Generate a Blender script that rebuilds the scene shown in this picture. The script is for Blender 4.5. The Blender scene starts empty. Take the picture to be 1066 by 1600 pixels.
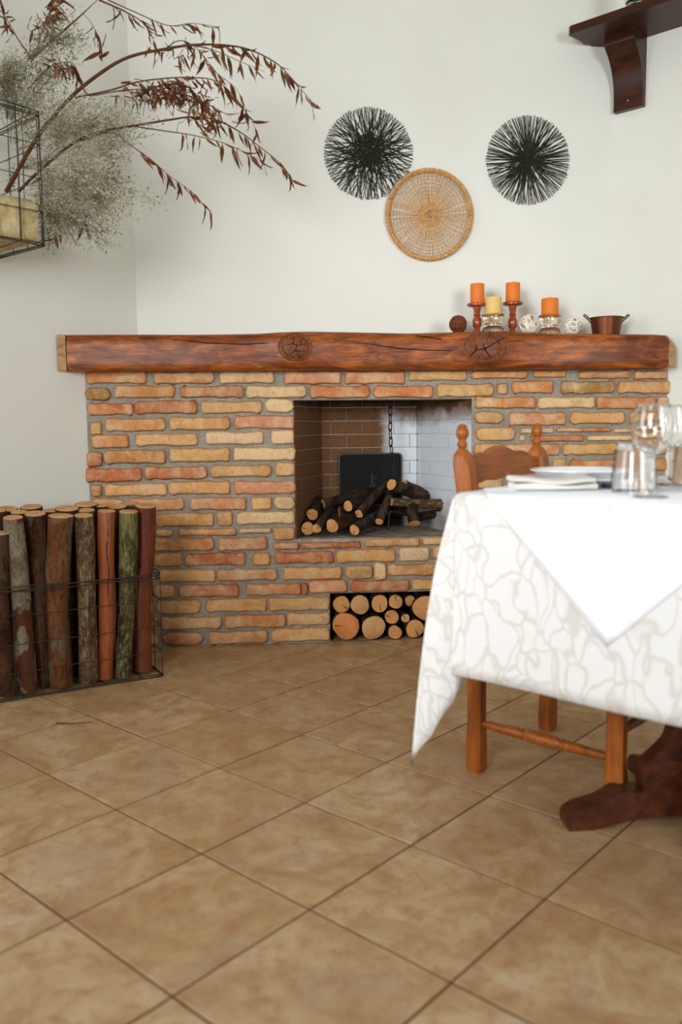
import bpy, bmesh, math, random
from math import sin, cos, pi, radians, sqrt, hypot, atan2
from mathutils import Vector, Matrix, noise

# ------------------------------------------------------------------ camera, light, exposure
C = bpy.context.scene.collection
SC = bpy.context.scene
S = 1 / 3.0                                   # floor tile, metres
F_PX, PITCH, ROLL, YAWT = 1309.8, 0.1032, -0.00956, -0.724565
TX, TY, H = -2.5385 * S, 8.08534 * S, 2.84238 * S
PSI = pi / 4 + YAWT                           # camera looks this far to the right of the fireplace normal
W_PX, H_PX = 1066, 1600

_f = Vector((sin(PSI), cos(PSI), 0)); _r = Vector((cos(PSI), -sin(PSI), 0)); _u = Vector((0, 0, 1))
_up = sin(PITCH) * _f + cos(PITCH) * _u
CX = cos(ROLL) * _r + sin(ROLL) * _up
CY = -sin(ROLL) * _r + cos(ROLL) * _up
CF = cos(PITCH) * _f - sin(PITCH) * _u
EYE = Vector((0, 0, H))


def ray(px, py):
    return CF + CX * ((px - W_PX / 2) / F_PX) + CY * ((H_PX / 2 - py) / F_PX)


def on_y(px, py, y):
    d = ray(px, py); return EYE + d * (y / d.y)


def on_z(px, py, z):
    d = ray(px, py); return EYE + d * ((z - H) / d.z)


def on_plane(px, py, p, n):
    d = ray(px, py); return EYE + d * ((Vector(p) - EYE).dot(n) / d.dot(n))


cam = bpy.data.cameras.new('camera')
cam_o = bpy.data.objects.new('camera', cam); C.objects.link(cam_o); SC.camera = cam_o
cam_o.matrix_world = Matrix(((CX.x, CY.x, -CF.x, EYE.x), (CX.y, CY.y, -CF.y, EYE.y), (CX.z, CY.z, -CF.z, EYE.z), (0, 0, 0, 1)))
cam.sensor_fit = 'VERTICAL'; cam.sensor_height = 36; cam.sensor_width = 24
cam.lens = 36 * F_PX / H_PX
cam.clip_start = 0.05
cam.dof.use_dof = True; cam.dof.focus_distance = 3.62; cam.dof.aperture_fstop = 2.2

world = bpy.data.worlds.new('world'); SC.world = world; world.use_nodes = True
world.node_tree.nodes['Background'].inputs[0].default_value = (0.75, 0.85, 1, 1)
world.node_tree.nodes['Background'].inputs[1].default_value = 0.1


def area(name, loc, target, sx, sy, power, col, spread=180):
    l = bpy.data.lights.new(name, 'AREA'); l.shape = 'RECTANGLE'; l.size = sx; l.size_y = sy
    l.energy = power; l.color = col; l.spread = radians(spread)
    o = bpy.data.objects.new(name, l); C.objects.link(o); o.location = loc
    o.rotation_euler = (Vector(target) - Vector(loc)).to_track_quat('-Z', 'Y').to_euler()
    return o


# daylight coming in through two windows (left, rear right), plus an added rear-left fill, all outside the frame
area('window_daylight_left', (-2.62, 1.62, 1.5), (0.6, 1.9, 1.0), 1.7, 1.6, 27, (0.95, 0.975, 1.0), 150)
area('window_daylight_right', (2.30, -1.05, 1.60), (1.05, 3.4, 1.10), 1.5, 1.5, 23, (0.97, 0.985, 1.0), 110)
area('rear_fill_light', (-1.55, -1.05, 1.60), (0.9, 3.6, 1.15), 1.3, 1.5, 20, (0.95, 0.975, 1.0), 80)  # added fill to balance the wall brightness, not a known window
SC.view_settings.view_transform = 'Standard'; SC.view_settings.look = 'None'
SC.view_settings.exposure = 0.68; SC.view_settings.gamma = 1.0; SC.view_settings.use_curve_mapping = False

# ------------------------------------------------------------------ helpers


def lin(r, g, b):
    f = lambda c: (c / 255 / 12.92) if c / 255 <= 0.04045 else ((c / 255 + 0.055) / 1.055) ** 2.4
    return (f(r), f(g), f(b), 1)


def tag(o, label=None, cat=None, group=None, kind=None):
    for k, v in (('label', label), ('category', cat), ('group', group), ('kind', kind)):
        if v: o[k] = v
    return o


def empty(name, loc=(0, 0, 0), rz=0, label=None, cat=None, group=None):
    o = bpy.data.objects.new(name, None); C.objects.link(o); o.location = loc; o.rotation_euler = (0, 0, rz)
    o.empty_display_size = 0.05
    return tag(o, label, cat, group)


def frame_of(axis, hint=(0, 0, 1)):
    a = Vector(axis).normalized(); h = Vector(hint)
    if abs(a.dot(h)) > 0.98: h = Vector((1, 0, 0))
    x = h.cross(a).normalized(); return x, a.cross(x).normalized(), a


class MB:
    def __init__(s): s.v = []; s.f = []; s.m = []; s.cur = 0
    def add(s, vs, fs):
        b = len(s.v); s.v += [tuple(p) for p in vs]; s.f += [tuple(i + b for i in f) for f in fs]; s.m += [s.cur] * len(fs); return s
    def box(s, lo, hi, bev=0):
        x0, y0, z0 = lo; x1, y1, z1 = hi
        if not bev:
            return s.add([(x0, y0, z0), (x1, y0, z0), (x1, y1, z0), (x0, y1, z0), (x0, y0, z1), (x1, y0, z1), (x1, y1, z1), (x0, y1, z1)],
                         [(3, 2, 1, 0), (4, 5, 6, 7), (0, 1, 5, 4), (1, 2, 6, 5), (2, 3, 7, 6), (3, 0, 4, 7)])
        bm = bmesh.new(); bmesh.ops.create_cube(bm, size=1)
        for v in bm.verts: v.co = Vector(((x0 + x1) / 2 + v.co.x * (x1 - x0), (y0 + y1) / 2 + v.co.y * (y1 - y0), (z0 + z1) / 2 + v.co.z * (z1 - z0)))
        bmesh.ops.bevel(bm, geom=list(bm.edges), offset=bev, segments=2, affect='EDGES', profile=0.5)
        bm.verts.ensure_lookup_table()
        for i, v in enumerate(bm.verts): v.index = i
        s.add([v.co.copy() for v in bm.verts], [[v.index for v in f.verts] for f in bm.faces]); bm.free(); return s
    def tube(s, pts, rad, n=8, caps=True, closed=False, hint=(0, 0, 1)):
        pts = [Vector(p) for p in pts]; N = len(pts)
        R = rad if isinstance(rad, (list, tuple)) else [rad] * N
        vs = []; X = None
        for i, p in enumerate(pts):
            if closed: t = pts[(i + 1) % N] - pts[i - 1]
            else: t = pts[min(i + 1, N - 1)] - pts[max(i - 1, 0)]
            t = t.normalized()
            if X is None: X = frame_of(t, hint)[0]
            else:
                X = (X - t * X.dot(t))
                X = X.normalized() if X.length > 1e-6 else frame_of(t, hint)[0]
            Y = t.cross(X)
            for k in range(n):
                a = 2 * pi * k / n; vs.append(p + (X * cos(a) + Y * sin(a)) * R[i])
        fs = []
        for i in range(N if closed else N - 1):
            j = (i + 1) % N
            for k in range(n):
                q = (k + 1) % n; fs.append((i * n + k, i * n + q, j * n + q, j * n + k))
        if caps and not closed: fs += [tuple(range(n))[::-1], tuple((N - 1) * n + k for k in range(n))]
        return s.add(vs, fs)
    def lathe(s, prof, n=24, c=(0, 0, 0), caps=True, M=None):
        vs = []
        for r, z in prof:
            for k in range(n):
                a = 2 * pi * k / n; p = Vector((r * cos(a), r * sin(a), z))
                if M: p = M @ p
                vs.append(p + Vector(c))
        fs = []
        for i in range(len(prof) - 1):
            for k in range(n):
                q = (k + 1) % n; fs.append((i * n + k, i * n + q, (i + 1) * n + q, (i + 1) * n + k))
        if caps: fs += [tuple(range(n))[::-1], tuple((len(prof) - 1) * n + k for k in range(n))]
        return s.add(vs, fs)
    def prism(s, outline, t0, t1, fn):
        """outline: list of 2D points; fn(a, b, t) -> 3D"""
        n = len(outline)
        vs = [fn(a, b, t0) for a, b in outline] + [fn(a, b, t1) for a, b in outline]
        fs = [tuple(range(n))[::-1], tuple(range(n, 2 * n))] + [(k, (k + 1) % n, n + (k + 1) % n, n + k) for k in range(n)]
        return s.add(vs, fs)
    def grid(s, nu, nv, fn, wrap=False):
        vs = [fn(i, j) for i in range(nu) for j in range(nv)]; fs = []
        for i in range(nu - (0 if wrap else 1)):
            for j in range(nv - 1):
                k = (i + 1) % nu; fs.append((i * nv + j, k * nv + j, k * nv + j + 1, i * nv + j + 1))
        return s.add(vs, fs)
    def mesh(s, name, mats, smooth=None):
        me = bpy.data.meshes.new(name); me.from_pydata(s.v, [], s.f); me.validate()
        mats = mats if isinstance(mats, (list, tuple)) else [mats]
        for m in mats: me.materials.append(m)
        if len(mats) > 1 and len(s.m) == len(me.polygons): me.polygons.foreach_set('material_index', s.m)
        bm = bmesh.new(); bm.from_mesh(me); bmesh.ops.recalc_face_normals(bm, faces=bm.faces); bm.to_mesh(me); bm.free()
        if smooth is not None:
            me.polygons.foreach_set('use_smooth', [True] * len(me.polygons))
            if smooth < 180:
                try: me.set_sharp_from_angle(angle=radians(smooth))
                except Exception: pass
        return me
    def build(s, name, mats, parent=None, smooth=None, loc=None):
        return put(name, s.mesh(name, mats, smooth), parent, loc)


def put(name, me, parent=None, loc=None, M=None):
    o = bpy.data.objects.new(name, me); C.objects.link(o)
    if parent: o.parent = parent
    if loc is not None: o.location = loc
    if M is not None: o.matrix_local = M
    return o


def resample(pts, n):
    """Catmull-Rom through pts, n samples"""
    P = [Vector(p) for p in pts]; out = []
    m = len(P) - 1
    for i in range(n):
        t = i / (n - 1) * m; k = min(int(t), m - 1); t -= k
        p1, p2 = P[k], P[k + 1]; p0 = P[k - 1] if k > 0 else p1 * 2 - p2; p3 = P[k + 2] if k + 2 <= m else p2 * 2 - p1
        out.append(0.5 * ((2 * p1) + (p2 - p0) * t + (2 * p0 - 5 * p1 + 4 * p2 - p3) * t * t + (3 * p1 - p0 - 3 * p2 + p3) * t ** 3))
    return out


# ------------------------------------------------------------------ materials


class NT:
    def __init__(s, name, rough=0.6):
        s.m = bpy.data.materials.new(name); s.m.use_nodes = True; s.t = s.m.node_tree
        s.b = s.t.nodes['Principled BSDF']; s.b.inputs['Roughness'].default_value = rough
        if rough > 0.7: s.b.inputs['Specular IOR Level'].default_value = 0.15
        elif rough > 0.3: s.b.inputs['Specular IOR Level'].default_value = 0.28
    def n(s, typ, **kw):
        nd = s.t.nodes.new(typ)
        for k, v in kw.items():
            if k in nd.inputs: nd.inputs[k].default_value = v
            else: setattr(nd, k, v)
        return nd
    def l(s, a, b): s.t.links.new(a, b)
    def coord(s, scale=(1, 1, 1), out='Object', rand=0.0, rot=(0, 0, 0)):
        tc = s.n('ShaderNodeTexCoord'); mp = s.n('ShaderNodeMapping'); mp.inputs['Scale'].default_value = scale; mp.inputs['Rotation'].default_value = rot
        s.l(tc.outputs[out], mp.inputs['Vector'])
        if rand:
            oi = s.n('ShaderNodeObjectInfo'); ml = s.n('ShaderNodeMath', operation='MULTIPLY'); ml.inputs[1].default_value = rand
            s.l(oi.outputs['Random'], ml.inputs[0]); s.l(ml.outputs[0], mp.inputs['Location'])
        return mp.outputs[0]
    def noise(s, vec, scale, detail=4, rough=0.55, dist=0.0):
        nd = s.n('ShaderNodeTexNoise', Scale=scale, Detail=detail, Roughness=rough, Distortion=dist)
        if vec is not None: s.l(vec, nd.inputs['Vector'])
        return nd.outputs['Fac']
    def ramp(s, fac, stops, mode='LINEAR'):
        r = s.n('ShaderNodeValToRGB'); e = r.color_ramp.elements; r.color_ramp.interpolation = mode
        while len(e) < len(stops): e.new(0.5)
        for i, (p, c) in enumerate(stops):
            e[i].position = p; e[i].color = c if len(c) == 4 else (*c, 1)
        s.l(fac, r.inputs[0]); return r.outputs[0]
    def mix(s, fac, a, b, mode='MIX'):
        m = s.n('ShaderNodeMix', data_type='RGBA', blend_type=mode)
        for sock, v in ((m.inputs[0], fac), (m.inputs[6], a), (m.inputs[7], b)):
            if isinstance(v, bpy.types.NodeSocket): s.l(v, sock)
            else: sock.default_value = v
        return m.outputs[2]
    def math(s, op, a, b=0.0):
        m = s.n('ShaderNodeMath', operation=op)
        for sock, v in ((m.inputs[0], a), (m.inputs[1], b)):
            if isinstance(v, bpy.types.NodeSocket): s.l(v, sock)
            else: sock.default_value = v
        return m.outputs[0]
    def bump(s, h, strength=0.3, dist=0.01, prev=None):
        b = s.n('ShaderNodeBump', Strength=strength, Distance=dist); s.l(h, b.inputs['Height'])
        if prev: s.l(prev, b.inputs['Normal'])
        s.l(b.outputs[0], s.b.inputs['Normal']); return b.outputs[0]
    def col(s, c):
        if isinstance(c, bpy.types.NodeSocket): s.l(c, s.b.inputs['Base Color'])
        else: s.b.inputs['Base Color'].default_value = c


def g(v): return (v, v, v, 1)


def plain(name, c, rough=0.5, metal=0, **kw):
    t = NT(name, rough); t.col(c); t.b.inputs['Metallic'].default_value = metal
    for k, v in kw.items(): t.b.inputs[k].default_value = v
    return t.m


def mat_plaster():
    t = NT('plaster', 0.85); v = t.coord((1, 1, 1))
    t.col(t.ramp(t.noise(v, 1.2, 5), [(0.3, lin(222, 222, 212)), (0.7, lin(232, 232, 224))]))
    t.bump(t.noise(v, 60, 6, 0.7), 0.12, 0.004); return t.m


def mat_brick():
    t = NT('old_brick', 0.9); v = t.coord((1, 1, 1), rand=37.0, out='Object')
    oi = t.n('ShaderNodeObjectInfo'); geo = t.n('ShaderNodeNewGeometry')
    add = t.n('ShaderNodeVectorMath', operation='ADD'); ml = t.math('MULTIPLY', oi.outputs['Random'], 37.0)
    t.l(geo.outputs['Position'], add.inputs[0]); t.l(ml, add.inputs[1]); v = add.outputs[0]
    n1 = t.noise(v, 11, 5, 0.65, 0.8)
    c = t.mix(t.ramp(n1, [(0.42, g(0)), (0.75, g(0.8))]), oi.outputs['Color'], lin(232, 202, 156))
    n4 = t.noise(v, 8, 4, 0.6, 0.3)
    c = t.mix(t.ramp(n4, [(0.25, g(0.55)), (0.45, g(0))]), c, lin(178, 104, 56))
    n2 = t.noise(v, 30, 5, 0.7)
    c = t.mix(t.ramp(n2, [(0.5, g(0)), (0.75, g(0.5))]), c, lin(150, 108, 70))
    n5 = t.noise(v, 20, 6, 0.75, 0.4)
    c = t.mix(t.ramp(n5, [(0.5, g(0)), (0.7, g(0.45))]), c, lin(184, 172, 152))
    n3 = t.noise(v, 150, 3, 0.6)
    c = t.mix(t.ramp(n3, [(0.6, g(0)), (0.68, g(0.5))]), c, lin(112, 84, 56))
    t.col(c)
    b = t.bump(t.noise(v, 45, 6, 0.75), 0.8, 0.008)
    t.bump(n3, 0.4, 0.004, b); return t.m


def mat_mortar():
    t = NT('mortar', 0.95); v = t.coord()
    n1 = t.noise(v, 7, 5, 0.6)
    c = t.ramp(n1, [(0.3, lin(146, 136, 120)), (0.7, lin(176, 170, 158))])
    n2 = t.noise(v, 90, 5, 0.75)
    c = t.mix(t.ramp(n2, [(0.35, g(0.5)), (0.6, g(0))]), c, lin(112, 104, 90))
    t.col(c); t.bump(n2, 0.8, 0.006); return t.m


def mat_tile():
    t = NT('terracotta_beige_tile', 0.42); v = t.coord((1, 1, 1), rand=53.0)
    n1 = t.noise(v, 6, 6, 0.68, 0.9); n2 = t.noise(v, 22, 6, 0.72, 0.4); n3 = t.noise(v, 3.5, 4, 0.6, 1.5)
    c = t.ramp(n1, [(0.30, lin(152, 116, 78)), (0.46, lin(174, 143, 104)), (0.62, lin(190, 164, 126)), (0.78, lin(188, 171, 144))])
    c = t.mix(t.ramp(n2, [(0.47, g(0)), (0.68, g(0.75))]), c, lin(152, 104, 66))
    c = t.mix(t.ramp(n3, [(0.55, g(0)), (0.75, g(0.45))]), c, lin(164, 152, 134))
    oi = t.n('ShaderNodeObjectInfo')
    c = t.mix(t.math('MULTIPLY', oi.outputs['Random'], 0.35), c, lin(158, 120, 80))
    t.col(c); t.bump(n2, 0.12, 0.004)
    t.l(t.ramp(n1, [(0.3, g(0.36)), (0.7, g(0.5))]), t.b.inputs['Roughness']); return t.m


def mat_wood(name, dark, mid, light, scale=(1, 12, 12), rough=0.3, knots=0.8, coat=0.3, nscale=3.0, rand=11.0):
    t = NT(name, rough); v = t.coord(scale, rand=rand)
    n1 = t.noise(v, nscale, 6, 0.62, knots); n2 = t.noise(t.coord(tuple(k * 5 for k in scale), rand=rand), nscale, 3, 0.6)
    c = t.ramp(n1, [(0.28, dark), (0.48, mid), (0.72, light)])
    c = t.mix(t.ramp(n2, [(0.3, g(0.55)), (0.55, g(0))]), c, dark)
    t.col(c); t.bump(n2, 0.12, 0.003); t.b.inputs['Coat Weight'].default_value = coat; t.b.inputs['Coat Roughness'].default_value = 0.2
    return t.m


def mat_bark(name, a, b, patch, pscale=6, pth=0.55, bumpy=0.6, patch2=None):
    t = NT(name, 0.92); v = t.coord((1, 1, 0.6), rand=29.0); vf = t.coord((1, 1, 0.35), rand=29.0)
    n1 = t.noise(v, 16, 6, 0.7, 0.5)
    dk = tuple(k * 0.35 for k in a[:3]) + (1,)
    c = t.ramp(n1, [(0.3, dk), (0.42, a), (0.62, b), (0.8, tuple(min(1, k * 1.35) for k in b[:3]) + (1,))])
    n2 = t.noise(v, pscale, 6, 0.6, 0.5)
    c = t.mix(t.ramp(n2, [(pth - .06, g(0)), (pth - .03, g(1))]), c, patch)
    n3 = t.noise(vf, 95, 5, 0.75)
    c = t.mix(t.ramp(n3, [(0.36, g(0.8)), (0.5, g(0))]), c, dk)
    if patch2: c = t.mix(t.ramp(n3, [(0.53, g(0)), (0.6, g(0.75))]), c, patch2)
    t.col(c); bb = t.bump(n3, bumpy, 0.008); b2 = t.bump(n2, 0.6, 0.006, bb); t.bump(n1, 0.6, 0.012, b2); return t.m


def mat_cut(name='cut_wood', a=(222, 170, 110), b=(190, 128, 72)):
    t = NT(name, 0.75); v = t.coord((1, 1, 0.02), rand=0.0)
    w = t.n('ShaderNodeTexWave', wave_type='RINGS', rings_direction='Z', Scale=45, Distortion=2.5, Detail=3)
    w.inputs['Detail Scale'].default_value = 1.5; t.l(v, w.inputs['Vector'])
    vr = t.coord((1, 1, 1), rand=17.0)
    c = t.mix(w.outputs['Fac'], lin(*a), lin(*b))
    c = t.mix(t.ramp(t.noise(vr, 14, 4), [(0.45, g(0)), (0.75, g(0.6))]), c, lin(150, 88, 42))
    t.col(c); t.bump(t.noise(vr, 90, 4, 0.7), 0.3, 0.003); return t.m


def mat_cloth_damask():
    t = NT('damask_cloth', 0.75)
    uv = t.n('ShaderNodeTexCoord').outputs['UV']
    mp = t.n('ShaderNodeMapping'); mp.inputs['Scale'].default_value = (1.15, 0.75, 1); t.l(uv, mp.inputs['Vector'])
    wob = t.n('ShaderNodeTexNoise', Scale=7.0, Detail=2); t.l(mp.outputs[0], wob.inputs['Vector'])
    v2 = t.n('ShaderNodeVectorMath', operation='MULTIPLY_ADD'); t.l(wob.outputs['Color'], v2.inputs[0]); v2.inputs[1].default_value = (0.24, 0.24, 0); t.l(mp.outputs[0], v2.inputs[2])
    vo = t.n('ShaderNodeTexVoronoi', feature='DISTANCE_TO_EDGE', Scale=20.0); t.l(v2.outputs[0], vo.inputs['Vector'])
    edge = t.ramp(vo.outputs['Distance'], [(0.02, g(1)), (0.09, g(0))])
    c = t.mix(edge, lin(219, 218, 216), lin(203, 199, 192))
    wv = t.noise(mp.outputs[0], 500, 2)
    t.col(c); t.b.inputs['Sheen Weight'].default_value = 0.15
    b = t.bump(wv, 0.15, 0.002); t.bump(edge, 0.15, 0.002, b); return t.m


def mat_fabric(name, c, sc=400):
    t = NT(name, 0.8); v = t.coord()
    t.col(c); t.b.inputs['Sheen Weight'].default_value = 0.1; t.bump(t.noise(v, sc, 2), 0.15, 0.002); return t.m


def mat_glass(name, tint=(1, 1, 1, 1), rough=0.0, ior=1.45):
    t = NT(name, rough); t.col(tint); t.b.inputs['Transmission Weight'].default_value = 1.0; t.b.inputs['IOR'].default_value = ior
    return t.m


def mat_firebrick(side):
    """pale firebrick; soot stain (own shape) covers the left and the top of the back wall, with shade painted in at the very top"""
    t = NT('firebrick_' + side, 0.9); geo = t.n('ShaderNodeNewGeometry'); sx = t.n('ShaderNodeSeparateXYZ'); t.l(geo.outputs['Position'], sx.inputs[0])
    nn = t.noise(geo.outputs['Position'], 9, 4, 0.6)
    fine = t.noise(geo.outputs['Position'], 120, 4, 0.7)
    pale = t.ramp(fine, [(0.3, lin(204, 209, 216)), (0.7, lin(222, 226, 231))])
    soot = t.ramp(fine, [(0.3, lin(84, 58, 38)), (0.62, lin(124, 88, 58)), (0.75, lin(166, 134, 98))])
    x = t.math('ADD', sx.outputs[0], t.math('MULTIPLY', t.math('SUBTRACT', nn, 0.5), 0.10))
    x0 = SOOT_X
    fx = t.n('ShaderNodeMapRange'); fx.inputs['From Min'].default_value = x0 + 0.03; fx.inputs['From Max'].default_value = x0 - 0.03; t.l(x, fx.inputs['Value'])
    z = t.math('ADD', sx.outputs[2], t.math('MULTIPLY', t.math('SUBTRACT', nn, 0.5), 0.16))
    fz = t.n('ShaderNodeMapRange'); fz.inputs['From Min'].default_value = 0.93; fz.inputs['From Max'].default_value = 1.02; t.l(z, fz.inputs['Value'])
    fb = t.n('ShaderNodeMapRange'); fb.inputs['From Min'].default_value = 0.60; fb.inputs['From Max'].default_value = 0.50; t.l(z, fb.inputs['Value'])
    f = t.math('MAXIMUM', fx.outputs[0], t.math('MAXIMUM', fz.outputs[0], t.math('MULTIPLY', fb.outputs[0], 0.6)))
    ft = t.n('ShaderNodeMapRange'); ft.inputs['From Min'].default_value = FZ1 - .05; ft.inputs['From Max'].default_value = FZ1 + .02; t.l(z, ft.inputs['Value'])  # blackens the uppermost bricks: dark shade painted into the colour over the soot
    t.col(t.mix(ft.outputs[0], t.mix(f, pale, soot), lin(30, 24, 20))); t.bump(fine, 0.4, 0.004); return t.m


def rgbm(c, k):
    return (c[0] * k, c[1] * k, c[2] * k, 1)


YF = 10.785 * S                                # brick face plane
SOOT_X = on_y(603, 720, YF + 0.42).x
PL = mat_plaster(); BR = mat_brick(); MO = mat_mortar(); TI = mat_tile()
M_GROUT = plain('floor_grout', lin(92, 64, 40), 0.9)
def mat_mantel():
    t = NT('mantel_oak', 0.42); v = t.coord((1.6, 6, 6)); v2 = t.coord((1, 3, 3)); v3 = t.coord((8, 70, 70))
    n1 = t.noise(v, 3.0, 6, 0.62, 2.2)
    c = t.ramp(n1, [(0.28, lin(88, 40, 10)), (0.45, lin(142, 72, 20)), (0.58, lin(172, 92, 32)), (0.75, lin(188, 114, 54))])
    n2 = t.noise(v2, 3.2, 4, 0.6, 1.5)
    c = t.mix(t.ramp(n2, [(0.42, g(0)), (0.62, g(0.8))]), c, lin(92, 42, 14))
    n3 = t.noise(v3, 1.0, 4, 0.65, 0.8)
    c = t.mix(t.ramp(n3, [(0.32, g(0.75)), (0.5, g(0))]), c, lin(66, 30, 10))
    t.col(c); t.bump(n3, 0.25, 0.004); t.b.inputs['Coat Weight'].default_value = 0.1; t.b.inputs['Coat Roughness'].default_value = 0.3
    return t.m


M_MANT = mat_mantel()
M_KNOT = mat_wood('knot_wood', lin(66, 30, 10), lin(112, 56, 20), lin(140, 76, 32), (9, 4, 9), 0.55, 1.5, 0.05, 4)
M_RAW = mat_wood('raw_cut_beam', lin(128, 96, 64), lin(172, 134, 92), lin(196, 160, 116), (4, 4, 14), 0.8, 0.8, 0, 3)
M_SHELF = mat_wood('dark_shelf_wood', lin(34, 14, 6), lin(56, 24, 10), lin(80, 36, 16), (3, 3, 14), 0.4, 0.8, 0.1)
M_CHAIR = mat_wood('chair_wood', lin(112, 56, 16), lin(152, 82, 26), lin(176, 102, 42), (14, 14, 1.5), 0.36, 0.6, 0.04, 2)
M_CHAIRX = mat_wood('chair_wood_crosswise', lin(108, 54, 14), lin(144, 76, 22), lin(166, 94, 34), (14, 1.5, 14), 0.36, 0.6, 0.04, 2)
M_TABLE = mat_wood('table_wood', lin(44, 20, 8), lin(70, 32, 14), lin(96, 48, 22), (2, 12, 12), 0.4, 0.6, 0.12)
M_CRACK = plain('crack_shadow', lin(28, 14, 8), 0.95)
M_IRON = plain('black_iron', lin(44, 42, 40), 0.55, 0.6)
M_WIRE = plain('rusty_wire', lin(72, 60, 50), 0.6, 0.7)
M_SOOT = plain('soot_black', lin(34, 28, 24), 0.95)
M_CUT = mat_cut()
M_CUTR = mat_cut('cut_wood_reddish', (222, 160, 98), (196, 108, 52))
M_CUTP = mat_cut('cut_wood_pale', (214, 172, 122), (186, 138, 90))
M_DAMASK = mat_cloth_damask(); M_WHITE = mat_fabric('white_linen', lin(232, 234, 238)); M_NAP = mat_fabric('napkin_cotton', lin(224, 221, 214))
M_CRYSTAL = mat_glass('cut_crystal', (1, 1, 1, 1), .12); M_GLASS = mat_glass('clear_glass'); M_AMBER = mat_glass('amber_glass', (0.98, 0.86, 0.68, 1), 0.04)
M_WAXO = plain('orange_wax', lin(224, 122, 44), 0.5, 0, **{'Subsurface Weight': 0.15, 'Subsurface Radius': (0.02, 0.008, 0.003)})
M_WAXY = plain('yellow_wax', lin(232, 192, 116), 0.5, 0, **{'Subsurface Weight': 0.15, 'Subsurface Radius': (0.02, 0.012, 0.005)})
M_WICK = plain('wick', lin(70, 60, 50), 0.9)
M_COPPER = plain('aged_copper', lin(112, 66, 44), 0.4, 0.85)
M_RAT_D = plain('brown_rattan', lin(112, 60, 34), 0.6); M_RAT_W = plain('white_rattan', lin(244, 236, 218), 0.6)
M_TWIG = plain('black_green_twig', lin(42, 43, 28), 0.7)
M_STRAW = NT('straw', 0.65); _v = M_STRAW.coord(); M_STRAW.col(M_STRAW.ramp(M_STRAW.noise(_v, 80, 3), [(0.3, lin(176, 124, 70)), (0.7, lin(222, 178, 122))])); M_STRAW = M_STRAW.m
M_STRAWL = plain('pale_straw', lin(216, 180, 132), 0.7)
M_LEAF = NT('dried_leaf', 0.6); _g = M_LEAF.n('ShaderNodeNewGeometry'); M_LEAF.col(M_LEAF.ramp(M_LEAF.noise(_g.outputs['Position'], 38, 2), [(0.3, lin(60, 30, 12)), (0.5, lin(98, 54, 24)), (0.7, lin(140, 88, 44))])); M_LEAF = M_LEAF.m
M_STEM = plain('dried_stem', lin(88, 52, 34), 0.75)
M_FILL = NT('dried_filler', 0.9); _v = M_FILL.coord(); M_FILL.col(M_FILL.ramp(M_FILL.noise(_v, 12, 3), [(0.35, lin(106, 98, 66)), (0.65, lin(172, 166, 138))])); M_FILL = M_FILL.m
M_PORC = plain('white_porcelain', lin(236, 238, 240), 0.15); M_STEEL = plain('dark_steel', lin(60, 60, 64), 0.3, 0.8)
M_ASH = NT('ash_hearth', 0.95); _v = M_ASH.coord(); M_ASH.col(M_ASH.ramp(M_ASH.noise(_v, 16, 6, 0.7), [(0.35, lin(120, 106, 90)), (0.65, lin(178, 166, 150))])); M_ASH.bump(M_ASH.noise(_v, 80, 5), 0.5, 0.005); M_ASH = M_ASH.m

BARKS = {
    'sycamore': mat_bark('peeling_bark', lin(113, 102, 83), lin(135, 125, 105), lin(80, 38, 19), 7, 0.56, 0.4, lin(79, 60, 39)),
    'brown': mat_bark('brown_bark', lin(60, 36, 22), lin(87, 56, 35), lin(79, 63, 46), 8, 0.6, 0.8),
    'redbrown': mat_bark('red_brown_bark', lin(91, 55, 31), lin(108, 68, 40), lin(99, 84, 60), 9, 0.57, 0.5),
    'speckled': mat_bark('speckled_bark', lin(81, 60, 38), lin(104, 80, 52), lin(92, 55, 31), 10, 0.62, 0.6, lin(134, 121, 99)),
    'debarked': mat_wood('debarked_log', lin(96, 42, 12), lin(130, 64, 24), lin(152, 86, 42), (9, 9, 0.8), 0.5, 0.6, 0.1, 3),
    'lichen': mat_bark('lichen_bark', lin(63, 55, 29), lin(89, 79, 43), lin(109, 105, 63), 12, 0.6, 0.6, lin(117, 112, 79)),
    'smoothred': mat_wood('smooth_red_log', lin(66, 26, 8), lin(100, 44, 16), lin(122, 60, 26), (6, 6, 1.2), 0.5, 0.8, 0.1, 3),
    'grey': mat_bark('grey_bark', lin(60, 50, 40), lin(92, 80, 67), lin(50, 38, 29), 14, 0.58, 0.9),
    'dark': mat_bark('dark_bark', lin(40, 29, 21), lin(68, 51, 36), lin(79, 64, 50), 12, 0.62, 0.9),
    'peeled': mat_bark('peeling_red_bark', lin(63, 34, 22), lin(93, 55, 36), lin(116, 88, 63), 9, 0.62, 0.8),
}

# ------------------------------------------------------------------ room shell
XL = on_y(134, 700, YF).x; XR = on_y(1046.5, 620, YF).x
_d = ray(213.0, 460); _k = _d.x / _d.y
YW = (XL - YF) / (_k - 1); D = YW - YF
A = Vector((XL + D, YW, 0)); B = Vector((XR - D, YW, 0))
LD = Vector((-1, -1, 0)).normalized(); RD = Vector((1, -1, 0)).normalized()
U = Vector((1, -1, 0)).normalized(); V = Vector((1, 1, 0)).normalized()
LW = 4.2; HC = 3.1
EL = A + LD * LW; ER = B + RD * LW
_t = ((ER - EL).dot(U)); RA = EL + U * _t      # rear apex


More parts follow.
